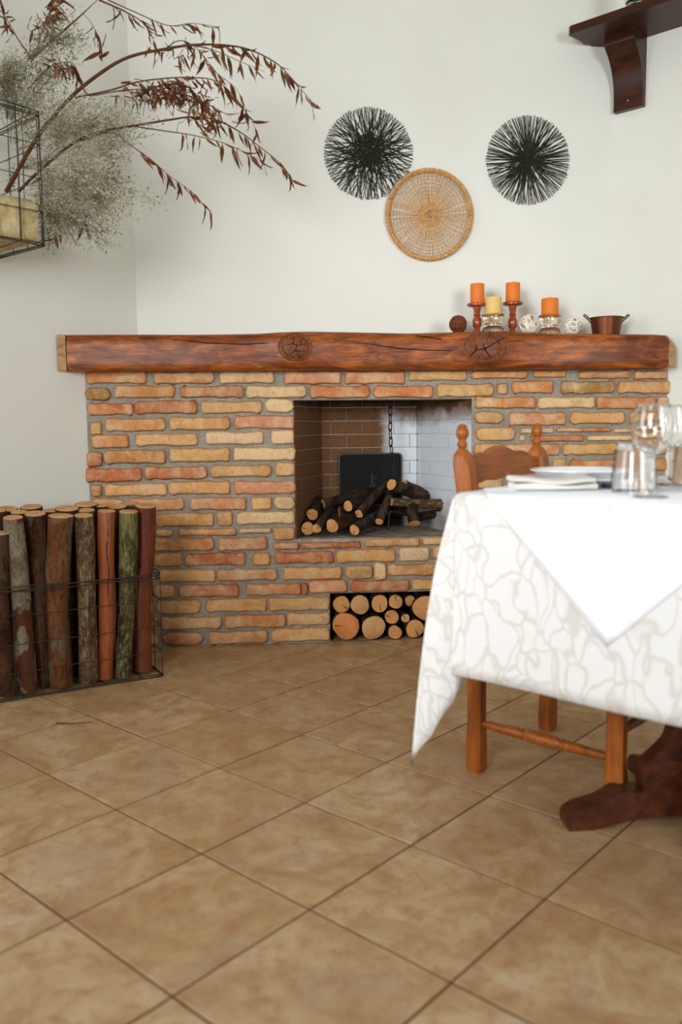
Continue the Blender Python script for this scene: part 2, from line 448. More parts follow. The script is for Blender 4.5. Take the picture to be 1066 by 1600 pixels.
def wall(name, p, q, out):
    m = MB(); o = Vector(out) * 0.12; e = (q - p).normalized() * 0.0
    P = [p - e, q + e, q + e + o, p - e + o]
    vs = [(a.x, a.y, -0.02) for a in P] + [(a.x, a.y, HC) for a in P]
    m.add(vs, [(0, 1, 2, 3), (4, 5, 6, 7), (0, 1, 5, 4), (1, 2, 6, 5), (2, 3, 7, 6), (3, 0, 4, 7)])
    return tag(m.build(name, PL), kind='structure')


ZMW = on_y(533, 519.5, YF - .095).z - .012
HX0, HX1 = on_y(460, 740, YF).x - .035, on_y(737, 740, YF).x + .035
m = MB(); m.box((A.x, YW, -.02), (HX0, YW + .12, HC)); m.box((HX1, YW, -.02), (B.x, YW + .12, HC)); m.box((HX0, YW, ZMW), (HX1, YW + .12, HC))
tag(m.build('wall_back', PL), kind='structure')
wall('wall_left', EL, A, (-U))
wall('wall_right', B, ER, V)
wall('wall_rear_left', RA, EL, -V)
wall('wall_rear_right', ER, RA, U)
m = MB(); P = [A, B, ER, RA, EL]; cen = sum(P, Vector()) / 5
P2 = [cen + (p - cen) * 1.03 for p in P]
m.add([(p.x, p.y, HC) for p in P2] + [(p.x, p.y, HC + 0.1) for p in P2], [(0, 1, 2, 3, 4), (5, 6, 7, 8, 9)] + [(i, (i + 1) % 5, 5 + (i + 1) % 5, 5 + i) for i in range(5)])
tag(m.build('ceiling', PL), kind='structure')
m = MB(); m.add([(p.x, p.y, -0.0018) for p in P2] + [(p.x, p.y, -0.12) for p in P2], [(0, 1, 2, 3, 4), (5, 6, 7, 8, 9)] + [(i, (i + 1) % 5, 5 + (i + 1) % 5, 5 + i) for i in range(5)])
floor = tag(m.build('floor', M_GROUT), kind='structure')
# floor tiles, one object each
mt = MB(); hw = S / 2 - 0.0028; bv = 0.0009
mt.add([(-hw, -hw, -0.008), (hw, -hw, -0.008), (hw, hw, -0.008), (-hw, hw, -0.008), (-hw, -hw, -bv), (hw, -hw, -bv), (hw, hw, -bv), (-hw, hw, -bv),
        (-hw + bv, -hw + bv, 0), (hw - bv, -hw + bv, 0), (hw - bv, hw - bv, 0), (-hw + bv, hw - bv, 0)],
       [(0, 1, 5, 4), (1, 2, 6, 5), (2, 3, 7, 6), (3, 0, 4, 7), (4, 5, 9, 8), (5, 6, 10, 9), (6, 7, 11, 10), (7, 4, 8, 11), (8, 9, 10, 11), (3, 2, 1, 0)])
tile_me = mt.mesh('floor_tile', TI)
c_, s_ = cos(YAWT), sin(YAWT)


def tile_pt(u, v):
    x = (c_ * u - s_ * v) * S + TX; y = (s_ * u + c_ * v) * S + TY
    return Vector((x * cos(PSI) + y * sin(PSI), -x * sin(PSI) + y * cos(PSI), 0))


rnd = random.Random(5); n_t = 0
for iu in range(-9, 13):
    for iv in range(-9, 10):
        p = tile_pt(iu + 0.5, iv + 0.5)
        if p.y < 0.55 or p.y > YF + 0.1: continue
        if (p - A).dot(U) < -0.15 or (p - B).dot(-V) < -0.15: continue
        if abs(p.x - 0.3) > 2.35: continue
        o = put('floor_tile', tile_me, floor); n_t += 1
        o.location = p + Vector((0, 0, rnd.uniform(-0.0006, 0.0006))); o.rotation_euler = (rnd.uniform(-.001, .001), rnd.uniform(-.001, .001), -pi / 4 + rnd.choice((0, 1, 2, 3)) * pi / 2)

# windows the daylight comes through (left and rear-right walls), plus a made-up one rear left
M_WFR = plain('white_window_frame', lin(230, 228, 222), 0.4)


def window(name, c, along, inward, w, h):
    root = empty(name, c); root['kind'] = 'structure'
    m = MB()
    def bar(a0, a1, z0, z1):
        vs = [along * a + inward * t + Vector((0, 0, z)) for a in (a0, a1) for t in (0.0, 0.03) for z in (z0, z1)]
        m.add(vs, [(0, 1, 3, 2), (4, 6, 7, 5), (0, 4, 5, 1), (2, 3, 7, 6), (0, 2, 6, 4), (1, 5, 7, 3)])
    for a in (-w / 2, w / 2 - 0.06): bar(a, a + 0.06, -h / 2, h / 2)
    for z in (-h / 2, h / 2 - 0.06): bar(-w / 2, w / 2, z, z + 0.06)
    o = m.build('window_frame', M_WFR, root); tag(o, kind='structure')


window('window_1', (ER + RA) / 2 + Vector((0, 0, 1.7)), V, -U, 1.8, 1.7)
window('rear_fill_frame', (EL + RA) / 2 + Vector((0, 0, 1.6)), U, V, 1.5, 1.7)  # made-up frame around the added rear fill light
window('window_2', A + LD * 2.95 + Vector((0, 0, 1.65)), V, U, 1.9, 1.8)

# ------------------------------------------------------------------ fireplace
ZT = on_y(533, 578.5, YF).z                    # top of the brickwork
FX0, FX1 = on_y(460, 740, YF).x, on_y(737, 740, YF).x
FZ0, FZ1 = on_y(560, 841, YF).z, on_y(560, 623, YF).z
NX0, NX1 = on_y(516, 965, YF).x, on_y(682, 965, YF).x
NZ1 = on_y(590, 926, YF).z
fire = empty('fireplace', ((XL + XR) / 2, YF, 0), 0, 'built-in fireplace of old orange and yellow bricks across the corner, under the timber mantel', 'fireplace')
FO = Vector(fire.location)
# mortar core: a rough front skin with the two openings plus the masses behind it
m = MB(); zs = [0, NZ1, FZ0, FZ1, ZT]


def rough_rect(m, x0, x1, z0, z1, y, seed=0, step=0.016, amp=0.0035):
    nx = max(2, int((x1 - x0) / step) + 1); nz = max(2, int((z1 - z0) / step) + 1)
    def fn(i, j):
        x = x0 + (x1 - x0) * i / (nx - 1); z = z0 + (z1 - z0) * j / (nz - 1)
        e = 0 if 0 < i < nx - 1 and 0 < j < nz - 1 else 0.4
        k = noise.noise(Vector((x * 22, z * 30, seed))) + 0.6 * noise.noise(Vector((x * 70, z * 70, seed + 3)))
        return Vector((x, y + k * amp * (1 - e), z)) - FO
    m.grid(nx, nz, fn)


def cbox(m, x0, x1, y0, y1, z0, z1): m.box(Vector((x0, y0, z0)) - FO, Vector((x1, y1, z1)) - FO)


JB = 0.10                                       # jamb depth behind the brick face
for (x0, x1, z0, z1) in ((XL, NX0, 0, NZ1), (NX1, XR, 0, NZ1), (XL, XR, NZ1, FZ0 - 0.012), (XL, FX0, FZ0 - 0.012, FZ1), (FX1, XR, FZ0 - 0.012, FZ1), (XL, XR, FZ1, ZT)):
    rough_rect(m, x0, x1, z0, z1, YF + .007)
    cbox(m, x0 + (0.115 if x0 == XL else 0), x1 - (0.115 if x1 == XR else 0), YF + 0.013, YF + JB, z0, z1)
m.build('mortar', MO, fire, 40)
# hearth slab with a rough concrete lip
m = MB()
cbox(m, FX0, FX1, YF + 0.004, YF + 0.5, FZ0 - 0.10, FZ0)
m.build('hearth_slab', M_ASH, fire)
# log niche lining
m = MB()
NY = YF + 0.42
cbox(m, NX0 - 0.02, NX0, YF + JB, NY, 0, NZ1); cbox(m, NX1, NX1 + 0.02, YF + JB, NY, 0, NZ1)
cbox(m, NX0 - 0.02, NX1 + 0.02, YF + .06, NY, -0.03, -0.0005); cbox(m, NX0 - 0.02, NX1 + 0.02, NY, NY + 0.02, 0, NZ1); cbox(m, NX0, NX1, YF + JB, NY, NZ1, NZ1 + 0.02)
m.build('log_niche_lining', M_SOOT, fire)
# lintel shelf and smoke hood
m = MB(); cbox(m, FX0 - 0.05, FX1 + 0.05, YF + 0.012, YF + 0.16, FZ1 - 0.004, FZ1 + 0.02)
m.build('lintel', MO, fire)
m = MB(); zt = ZMW - .03
for (a, b) in (((FX0, YF + 0.16), (FX1, YF + 0.16)), ((FX0, YF + 0.55), (FX1, YF + 0.55)), ((FX0 - 0.02, YF + 0.16), (FX0 - 0.02, YF + 0.56)), ((FX1 + 0.02, YF + 0.16), (FX1 + 0.02, YF + 0.56))):
    m.box(Vector((min(a[0], b[0]), min(a[1], b[1]), FZ1 + 0.012)) - FO, Vector((max(a[0], b[0]) + 0.012, max(a[1], b[1]) + 0.012, zt)) - FO)
cbox(m, FX0 - 0.05, FX1 + 0.05, YF + 0.16, YF + 0.58, zt, zt + 0.02)
m.build('smoke_hood', M_SOOT, fire)

# front bricks -------------------------------------------------
COL = {'o': lin(200, 126, 72), 'r': lin(190, 108, 64), 't': lin(204, 140, 84), 'y': lin(214, 160, 98), 'c': lin(226, 190, 142), 'p': lin(222, 184, 142),
       'k': lin(208, 142, 104), 'd': lin(170, 126, 70), 'q': lin(202, 152, 96)}
ROWS = [
    (580, 600, '135.5-229t 241-334t 344-428p 445-532k 540-632k 640-729y:579-595 736-824t:579-592 834-884t:579-590 905-985o:579-592 991-1041t:579-593'),
    (602, 622, '133-173d:606-626 179-273t 282-380r 385-478c 485-577o 584-678o 683-771y:599-620 777-793t:599-616 801-864o:595-615 877-960d:595-615 966-1046t:595-615'),
    (626, 647, '138-208r:629-650 211-308r 315-410q 414-459c:623-645 744-836o:620-638 841-929c:620-639 933-1023o:620-639 1027-1044o:620-637'),
    (652, 672, '142-159y:660-679 165-258t:653-674 265-359y:651-672 367-460k:649-670 741-787q:643-662 796-884k:644-665 891-977y:643-663 985-1043t:642-662'),
    (675, 696, '144-202t:680-700 213-308y:677-697 322-411p:674-695 424-460p:672-694 745-805y:668-688 814-864c:669-677 871-952o:668-675 960-1038c:669-676 812-820c:680-689 830-911o:680-690 919-1040c:680-688'),
    (701, 722, '136-160r:707-729 163-259t:703-725 265-359y:700-722 365-461c:699-720 741-784q:693-712 790-874k:693-712 880-964y:692-711 970-1041t:692-711'),
    (727, 747, '134-221r:731-753 227-323r:728-749 328-424y:726-746 430-461y:723-744 742-800t:717-736 805-858o:717-736 864-885y:717-735 891-985o:717-736 990-1042t:717-736'),
    (753, 774, '142-159t:758-776 164-260y:755-776 264-360y:752-773 366-461k:751-772 745-785q:745-762 793-850y:742-762 857-940o:742-762 947-1041y:742-762'),
    (777, 797, '138-196t:779-799 203-287t:778-798 298-385k:777-797 393-424y:777-796 428-461p:775-796 741-800o:768-787 807-900y:768-787 907-990t:768-787 996-1041o:768-787'),
    (801, 822, '140-236y:802-824 244-334t:802-823 339-364t:800-821 370-460p:799-820 745-830t:793-812 837-925o:793-812 932-1041y:793-812'),
    (826, 838, '142-234t:827-839 243-270y:827-838 281-368t:825-837 374-424c:825-833 427-460t:824-843 741-840y:818-837 847-930t:818-837 937-1041o:818-837'),
    (840, 860, '140-234r:842-863 241-334o:840-861 342-417k:839-860 428-467r:847-859 470-562r:847-857 571-656t:841-854 662-742y:839-851 750-840o:843-862 848-940t:843-862 948-1041y:843-862'),
    (864, 885, '142-233t:865-887 240-284t:864-885 289-384r:864-884 395-423y:864-883 429-521r:861-881 527-618y:858-879 624-671c:855-876 677-742y:853-872 750-845y:868-887 852-945o:868-887 952-1041t:868-887'),
    (888, 908, '146-242y:891-912 249-337y:890-910 340-433k:888-908 443-534y:886-906 541-583q:884-904 585-604c:880-906 607-690t:880-900 696-770t:878-898 778-870o:893-912 877-1041y:893-912'),
    (912, 932, '150-232t:915-936 240-273t:914-934 280-373r:913-934 385-470o:912-930 472-481r:912-930 484-543k:907-926 548-641r:906-925 645-725y:903-922 734-830y:905-924 838-930o:917-936 938-1041t:917-936'),
    (937, 958, '148-238t:940-961 245-314t:938-959 322-417y:935-956 421-515y:933-954 684-770o:929-949 777-870t:930-950 878-1041y:941-961'),
    (961, 982, '150-246r:965-986 253-346y:963-984 352-446o:960-981 449-515y:957-977 684-760y:953-973 768-860o:955-975 868-1041t:966-986'),
    (985, 1005, '152-246y:990-1010 253-318k:988-1008 327-418t:985-1006 425-515y:981-1003 684-780t:977-999 787-880y:979-1000 888-1041o:985-1004'),
]


def brick_mesh(asp, seed):
    """rounded old brick, unit w x unit h in x/z, protruding towards -y; aspect sets the roundness of the ends"""
    rr = random.Random(seed); pts = []
    n = 18 if asp > 2.5 else 14
    rc = rr.uniform(0.16, 0.44) if asp > 1.5 else rr.uniform(.12, .26); ex = rc / asp       # corner radius in height units
    for cx, cz, a0 in ((0.5 - ex, -0.5 + rc, -90), (0.5 - ex, 0.5 - rc, 0), (-0.5 + ex, 0.5 - rc, 90), (-0.5 + ex, -0.5 + rc, 180)):
        for k in range(3):
            a = radians(a0 + 45 * k); pts.append([cx + ex * cos(a), cz + rc * sin(a)])
        if a0 in (0, 180) and asp > 2.5:
            sgn = 1 if a0 == 0 else -1
            for q in (.62, .3, 0.0, -.3, -.62): pts.append([sgn * q * (0.5 - ex) * 1.3, sgn * (0.5 - rr.uniform(0.0, 0.11))])
    for p in pts: p[0] += rr.uniform(-0.02, 0.02) / max(1, asp * 0.4); p[1] += rr.uniform(-0.045, 0.045)
    mx = max(abs(p[0]) for p in pts) * 2; mz = max(abs(p[1]) for p in pts) * 2
    pts = [(a / mx, b / mz) for a, b in pts]; n = len(pts)
    m = MB()
    k1, k2 = 0.05, 0.15
    ring = lambda k, y: [Vector((a - (a and (k / asp) * math.copysign(1, a)) * min(1, abs(a) * 2.2), y + rr.uniform(-0.0012, 0.0012), b - k * b * 2)) for a, b in pts]
    r0 = [Vector((a, 0.02, b)) for a, b in pts]; r1 = [Vector((a, 0.0015, b)) for a, b in pts]; r2 = ring(k1, -0.008); r3 = ring(k2, -0.0105)
    m.add(r0 + r1 + r2 + r3, [(q * n + i, q * n + (i + 1) % n, (q + 1) * n + (i + 1) % n, (q + 1) * n + i) for q in range(3) for i in range(n)] + [tuple(3 * n + i for i in range(n))])
    return m.mesh('brick', BR, 180)


POOL = {}
rnd = random.Random(11); n_b = 0
for (ry0, ry1, spec) in ROWS:
    for tok in spec.split():
        y0, y1 = ry0, ry1
        if ':' in tok: tok, yy = tok.split(':'); y0, y1 = map(float, yy.split('-'))
        code = tok[-1]; x0, x1 = map(float, tok[:-1].split('-'))
        a = on_y(x0, (y0 + y1) / 2, YF); b = on_y(x1, (y0 + y1) / 2, YF); t_ = on_y((x0 + x1) / 2, y0, YF); u_ = on_y((x0 + x1) / 2, y1, YF)
        w, h = b.x - a.x, t_.z - u_.z; asp = w / h
        cls = 4.4 if asp > 3.2 else (2.2 if asp > 1.5 else 1.0)
        if asp > 7: cls = 9
        key = (cls, rnd.randrange(7 if cls > 4 else 4))
        if key not in POOL: POOL[key] = brick_mesh(cls, hash(key) % 9999)
        o = put('brick', POOL[key], fire); n_b += 1
        o.location = Vector(((a.x + b.x) / 2, YF + rnd.uniform(-0.002, 0.003), (t_.z + u_.z) / 2)) - FO
        fl = rnd.choice((1, -1))
        if u_.z < 0.004: o.location.z += 0.004 - u_.z
        o.scale = (w * 1.03, 1, h * 1.12); o.rotation_euler = (0, rnd.choice((0, pi)) + rnd.uniform(-0.008, 0.008), 0)
        cc = COL[code]; j = rnd.uniform(0.88, 1.1); o.color = (cc[0] * j, cc[1] * j * rnd.uniform(0.94, 1.05), cc[2] * j * rnd.uniform(0.9, 1.08), 1)

# firebox lining: back, left and right walls of firebricks with recessed pale joints
YB = YF + 0.42
BL = on_y(502, 720, YB); BRT = on_y(652.6, 720, YB)
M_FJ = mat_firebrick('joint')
_t = M_FJ.node_tree
M_JOINT = plain('pale_joint', lin(176, 168, 156), 0.95)
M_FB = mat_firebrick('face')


def lining(name, p, q, jm):
    """vertical wall from p to q (floor plan), interior on its left-hand side"""
    d = (q - p); L = d.length; d.normalize(); nrm = Vector((-d.y, d.x, 0))
    if nrm.dot(Vector(((FX0 + FX1) / 2, YF + 0.2, 0)) - p) < 0: nrm = -nrm
    z0, z1 = FZ0, FZ1 + 0.10
    m = MB(); vs = [p, q, q - nrm * 0.03, p - nrm * 0.03]
    vs = [Vector((a.x, a.y, z)) - FO for z in (z0, z1) for a in vs]
    m.add(vs, [(0, 1, 2, 3), (4, 5, 6, 7), (0, 1, 5, 4), (1, 2, 6, 5), (2, 3, 7, 6), (3, 0, 4, 7)])
    back = m.build(name, jm, fire)
    h, w, gp = 0.0635, 0.152, 0.0035
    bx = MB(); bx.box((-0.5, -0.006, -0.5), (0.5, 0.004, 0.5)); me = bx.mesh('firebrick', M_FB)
    r = 0; z = z0
    while z < z1 - 0.01:
        x = -w * (0.5 if r % 2 else 0.0) - 0.03; hz = min(h, z1 - z)
        while x < L - 0.005:
            a = max(0, x); b = min(L, x + w)
            if b - a > 0.012:
                o = put('firebrick', me, back)
                c = p + d * ((a + b) / 2) + Vector((0, 0, z + hz / 2)) - FO
                o.location = c; o.rotation_euler = (0, 0, atan2(d.y, d.x) if (Matrix.Rotation(atan2(d.y, d.x), 3, 'Z') @ Vector((0, -1, 0))).dot(nrm) > 0 else atan2(d.y, d.x) + pi)
                o.scale = (b - a - gp, 1, hz - gp)
            x += w
        z += h; r += 1


P_L = Vector((FX0, YF + 0.012, 0)); P_R = Vector((FX1, YF + 0.012, 0)); P_BL = Vector((BL.x, YB, 0)); P_BR = Vector((BRT.x, YB, 0))
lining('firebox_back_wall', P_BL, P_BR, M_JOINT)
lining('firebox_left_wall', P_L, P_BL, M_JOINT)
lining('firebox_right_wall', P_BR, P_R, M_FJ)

m = MB(); cbox(m, P_BR.x - .004, P_BR.x + .001, YB - .009, YB - .002, FZ0, FZ1 + .08); m.build('corner_joint', M_SOOT, fire)

# ------------------------------------------------------------------ mantel beam
YM = YF - 0.095
mx0, mx1 = on_y(104, 548, YM).x, on_y(1046, 548, YM).x
mz0 = on_y(533, 578.5, YM).z
zc = lambda py: on_y(533, py, YM).z
prof_top = [(104, 520), (180, 520), (300, 520.5), (400, 519.5), (440, 517), (480, 516), (540, 517), (640, 519.5), (700, 518), (740, 516.5), (790, 516.5), (850, 519.5), (940, 521), (1030, 522.5), (1046, 524)]
mant = empty('mantel_beam', ((mx0 + mx1) / 2, YM, mz0), 0, 'thick reddish-brown timber mantel beam with two large knots resting on the brick fireplace', 'mantel')
MOF = Vector(mant.location)


def interp(tab, x):
    if x <= tab[0][0]: return tab[0][1]
    for (a, b), (c, d) in zip(tab, tab[1:]):
        if x <= c: return b + (d - b) * (x - a) / (c - a)
    return tab[-1][1]


KN = [(462, 543, 25, 19.5), (756, 543, 31, 22)]
m = MB(); NXS = 90


def mant_ring(i):
    px = 104 + (1046 - 104) * i / (NXS - 1)
    x = on_y(px, 548, YM).x; zt_ = zc(interp(prof_top, px)); z0_ = mz0 + 0.002 + 0.003 * noise.noise(Vector((x * 3, 5, 0)))
    h = zt_ - z0_; out = []
    r1 = 0.028 if px < 1000 else 0.028 + (px - 1000) * 0.0006
    yb = YW - 0.004
    # side walls run at 45 degrees: the beam's rear part narrows with the corner
    pr = [(yb, 0.0), (YM + 0.10, 0), (YM + 0.02, 0), (YM + 0.006, 0.03), (YM, 0.10), (YM, .25), (YM, .4), (YM, .55), (YM, .7), (YM + 0.001, 0.8), (YM + 0.008, 0.92), (YM + 0.026, 0.985), (YM + 0.06, 1.0), (YM + 0.12, 1.0), (yb, 0.99)]
    for k, (y, q) in enumerate(pr):
        z = z0_ + h * q
        bul = 0
        if 3 <= k <= 11:
            bul = mant_bulge(x, z) * min(1, (11.5 - k) / 2 + .2, (k - 2) / 2 + .2)
        xx = min(max(x, XL + (y - YF) + 0.002 if y > YF else -9), XR - (y - YF) - 0.002 if y > YF else 9)
        xx = min(max(xx, XL - (YF - y) + 0.002 if y <= YF else -9), XR + (YF - y) - 0.002 if y <= YF else 9)
        out.append(Vector((xx, y - bul, z)) - MOF)
    return out


def mant_bulge(x, z):
    b = 0
    for kx, kz, ka, kb in KN:
        K = on_y(kx, kz, YM); dx = (x - K.x) / (ka * YM / F_PX); dz = (z - K.z) / (kb * YM / F_PX); r2 = dx * dx + dz * dz
        b += .016 * math.exp(-(r2 / 2.6) ** 1.5)
    return b + 0.005 * noise.noise(Vector((x * 4, z * 9, 2))) + 0.002 * noise.noise(Vector((x * 14, z * 30, 7)))


rings = [mant_ring(i) for i in range(NXS)]; nr = len(rings[0])
m.grid(NXS, nr, lambda i, j: rings[i][j])
m.add(rings[0], [tuple(range(nr))]); m.add(rings[-1], [tuple(range(nr))[::-1]])
m.build('beam', M_MANT, mant, 50)
# rough unfinished ends that run into the side walls
m = MB()
e0 = on_y(89, 548, YM)
zt_ = zc(520)
vs = []
for z in (mz0 + 0.004, zt_ - 0.004):
    vs += [Vector((e0.x, YM + 0.004, z)), Vector((mx0 - 0.003, YM - 0.002, z)), Vector((mx0 - 0.003, YM + 0.10, z)), Vector((e0.x + 0.03, YM + 0.06, z))]
vs = [v - MOF for v in vs]
m.add(vs, [(0, 1, 2, 3), (4, 5, 6, 7), (0, 1, 5, 4), (1, 2, 6, 5), (2, 3, 7, 6), (3, 0, 4, 7)])
tag(m.build('left_end_piece', M_RAW, mant), 'pale unvarnished end strip')
m = MB(); e1 = on_y(1057, 548, YM)
def endcurve(k):
    q = k / 8; z = mz0 + 0.006 + (zc(524) - mz0 - 0.012) * q; return z, e1.x - 0.05 * max(0, (q - 0.62) / 0.38) ** 2
vs = []
for k in range(9):
    z, x = endcurve(k); vs += [Vector((mx1 + 0.001 - 0.03 * max(0, (k / 8 - .7)), YM + 0.003, z)) - MOF, Vector((max(x, mx1 + 0.004 - 0.03 * max(0, (k / 8 - .7))), YM + 0.012, z)) - MOF, Vector((mx1 - 0.03, YM + 0.055, z)) - MOF]
m.add(vs, [(3 * k + a, 3 * k + (a + 1) % 3, 3 * k + 3 + (a + 1) % 3, 3 * k + 3 + a) for k in range(8) for a in range(3)] + [(0, 1, 2), (24, 26, 25)])
tag(m.build('right_end_piece', M_RAW, mant), 'pale rounded sawn end')
# knots: raised oval of end grain with dark radial cracks
CR = [[[(-.2, .3), (-.05, .9)], [(-.2, .3), (-.9, .05)], [(-.2, .3), (.25, .15), (.95, .35)], [(.1, .2), (.0, -.3), (.3, -.85)], [(.0, -.3), (-.5, -.7)], [(.3, .15), (.5, .8)], [(0, -.3), (.75, -.4)]],
      [[(.0, -.15), (.3, .1), (.8, .55), (1.15, .8)], [(.0, -.15), (-.45, -.2)], [(-.45, -.2), (-.8, -.75)], [(.0, -.15), (.2, -.55), (.35, -.8)], [(-.45, -.2), (-.5, .25)], [(.0, -.15), (-.1, .3)]]]
for ki, (kx, kz, ka, kb) in enumerate(KN):
    K = on_y(kx, kz, YM); rx = on_y(kx + ka, kz, YM).x - K.x; rz = zc(kz - kb) - zc(kz)
    m = MB(); ns = 32
    def kf(q, a, y):
        w = 1 + 0.10 * noise.noise(Vector((cos(a) * 1.3, sin(a) * 1.3, ki * 5)))
        x = K.x + rx * q * w * cos(a); z = K.z + rz * q * w * sin(a)
        return Vector((x, YM - mant_bulge(x, z) + y, z)) - MOF
    qs = [(1.13, 0.004), (1.08, -0.0006), (1.02, -0.0014), (0.97, 0.0012), (0.93, 0.0012), (0.88, -0.0008), (0.6, -0.0012), (0.3, -0.0014), (0.02, -0.0014)]
    m.grid(ns, len(qs), lambda i, j: kf(qs[j][0], 2 * pi * i / ns, qs[j][1] - .001), wrap=True)
    kn = m.build('knot', M_KNOT, mant, 60)
    m = MB()
    for cr in CR[ki]:
        pts = [Vector((K.x + rx * q.x * .92, YM - mant_bulge(K.x + rx * q.x * .92, K.z + rz * q.y * .92) - .003, K.z + rz * q.y * .92)) - MOF for q in resample([Vector((a, b, 0)) for a, b in cr], len(cr) * 3 - 2)]; N = len(pts)
        w0 = 0.0028 if ki else 0.0018
        vs = []
        for i, p in enumerate(pts):
            t = (pts[min(i + 1, N - 1)] - pts[max(i - 1, 0)]).normalized(); s = Vector((-t.z, 0, t.x)); w = w0 * (1 - 0.75 * i / (N - 1))
            vs += [p + s * w, p - s * w + Vector((0, 0, 0)), p + Vector((0, 0.006, 0))]
        m.add(vs, [(3 * i + a, 3 * i + (a + 1) % 3, 3 * i + 3 + (a + 1) % 3, 3 * i + 3 + a) for i in range(N - 1) for a in range(3)])
    m.build('crack', M_CRACK, kn)
# long drying cracks along the beam
for pts in ([(545, 532), (580, 538), (620, 544), (660, 547), (705, 548)], [(270, 530), (320, 536), (380, 538), (420, 536)], [(650, 524), (690, 530)]):
    m = MB(); vs = []
    pts = [on_y(a, b, YM) for a, b in pts]; N = len(pts)
    for i, p in enumerate(pts):
        x, z = p.x, p.z
        bul = mant_bulge(x, z)
        p = Vector((x, YM - bul - 0.0012, z)) - MOF; w = 0.0016 * (0.3 + sin(pi * (i + 0.3) / N))
        vs += [p + Vector((0, 0, w)), p - Vector((0, 0, w)), p + Vector((0, 0.008, 0))]
    m.add(vs, [(3 * i + a, 3 * i + (a + 1) % 3, 3 * i + 3 + (a + 1) % 3, 3 * i + 3 + a) for i in range(N - 1) for a in range(3)])
    m.build('drying_crack', M_CRACK, mant)
ZM = zc(519.5)                                  # top of the mantel
YO = YM + 0.13                                  # row of ornaments


def mz_at(x):
    """beam top at x"""
    px = W_PX / 2
    best = min(range(NXS), key=lambda i: abs(rings[i][12].x + MOF.x - x)); return rings[best][12].z + MOF.z


# ------------------------------------------------------------------ mantel ornaments
def base_at(px, dy=0.0):
    p = on_y(px, 512, YO + dy); return Vector((p.x, YO + dy, mz_at(p.x)))


PXM = YO / F_PX * 1.01                           # metres per pixel at the ornaments


def candle(px, dy, z, rpx, hpx, mat, label, wick=True):
    b = base_at(px, dy); r = rpx * PXM; h = hpx * PXM
    c = empty('candle', (b.x, b.y, z), 0, label, 'candle', 'candles on the mantel')
    m = MB(); m.lathe([(r * .96, 0), (r, .002), (r, h - .003), (r * .96, h), (r * .8, h - .0005), (r * .3, h - .003), (0.001, h - .003)], 28); m.build('wax_body', mat, c, 50)
    m = MB(); m.tube([(0, 0, h - .004), (0.001, 0, h + .004), (0.003, 0, h + .008)], 0.0009, 6); m.build('wick', M_WICK, c)
    return c


M_TURN = mat_wood('turned_red_wood', lin(96, 34, 14), lin(150, 62, 28), lin(176, 84, 40), (12, 12, 4), 0.22, .5, .5, 2)


def candlestick(px, dy, top_py, label):
    b = base_at(px, dy); H_ = on_y(px, top_py, YO + dy).z - b.z
    o = empty('candlestick', b, 0, label, 'candlestick', 'turned candlesticks on the mantel')
    k = PXM; h = H_
    m = MB(); m.lathe([(9 * k, 0), (9.3 * k, .003), (8 * k, .008), (5 * k, .012), (4.6 * k, .016)], 28); m.build('foot', M_TURN, o, 40)
    m = MB(); m.lathe([(4.6 * k, .014), (5.4 * k, .018), (4.3 * k, .024), (7 * k, .034), (7.2 * k, h * .42), (6 * k, h * .52), (4.2 * k, h * .57), (5.6 * k, h * .6), (5.9 * k, h * .63), (4.4 * k, h * .66), (5.6 * k, h * .8), (6.8 * k, h * .88), (6.8 * k, h * .9)], 24); m.build('stem', M_TURN, o, 50)
    m = MB(); m.lathe([(6.5 * k, h * .885), (13 * k, h * .9), (15.5 * k, h * .93), (15.8 * k, h * .97), (15.2 * k, h), (14 * k, h - .002), (0.002, h - .002)], 32); m.build('drip_plate', M_TURN, o, 40)
    return b.z + h


z1 = candlestick(745.5, 0.01, 474.5, 'turned red-brown wooden candlestick beside the brown rattan ball'); candle(745.5, 0.01, z1 - .001, 10.8, 30, M_WAXO, 'orange pillar candle on the candlestick beside the brown rattan ball')
z2 = candlestick(801, 0.01, 472.5, 'turned red-brown wooden candlestick between the yellow candle and a white ball'); candle(801, 0.01, z2 - .001, 11, 29.5, M_WAXO, 'orange pillar candle on the candlestick right of the yellow candle')


def glass_holder(px, dy, ztop_py, label):
    b = base_at(px, dy); h = on_y(px, ztop_py, YO + dy).z - b.z; k = PXM
    o = empty('glass_candle_holder', b, 0, label, 'candle holder', 'ribbed glass candle holders on the mantel')
    m = MB(); n = 40
    pr = [(14, 0), (16, .004), (16, h * .22), (14.5, h * .30), (13, h * .36), (13, h * .5), (15, h * .58), (16.5, h * .7), (16.8, h * .95), (16.2, h), (14, h), (13.5, h * .93), (0.3, h * .9)]
    vs = []
    for r, z in pr:
        for i in range(n):
            a = 2 * pi * i / n; rr = r * k * (1 + (0.018 if i % 2 else -0.018) * (1 if z < h * .99 and r > 12 else 0)); vs.append((rr * cos(a), rr * sin(a), z))
    fs = [(j * n + i, j * n + (i + 1) % n, (j + 1) * n + (i + 1) % n, (j + 1) * n + i) for j in range(len(pr) - 1) for i in range(n)] + [tuple(range(n))[::-1], tuple((len(pr) - 1) * n + i for i in range(n))]
    m.add(vs, fs); m.build('holder_body', M_AMBER, o, 35)
    return b.z + h * .9 + .001


z3 = glass_holder(770.5, -0.015, 491.5, 'clear amber-tinted ribbed glass holder under the yellow candle'); candle(770.5, -0.015, z3, 12.6, 28, M_WAXY, 'pale yellow pillar candle in a glass holder on the mantel')
z4 = glass_holder(859, -0.015, 493, 'clear amber-tinted ribbed glass holder under the orange candle between white balls'); candle(859, -0.015, z4, 13, 28, M_WAXO, 'orange pillar candle in a glass holder between the two white balls')


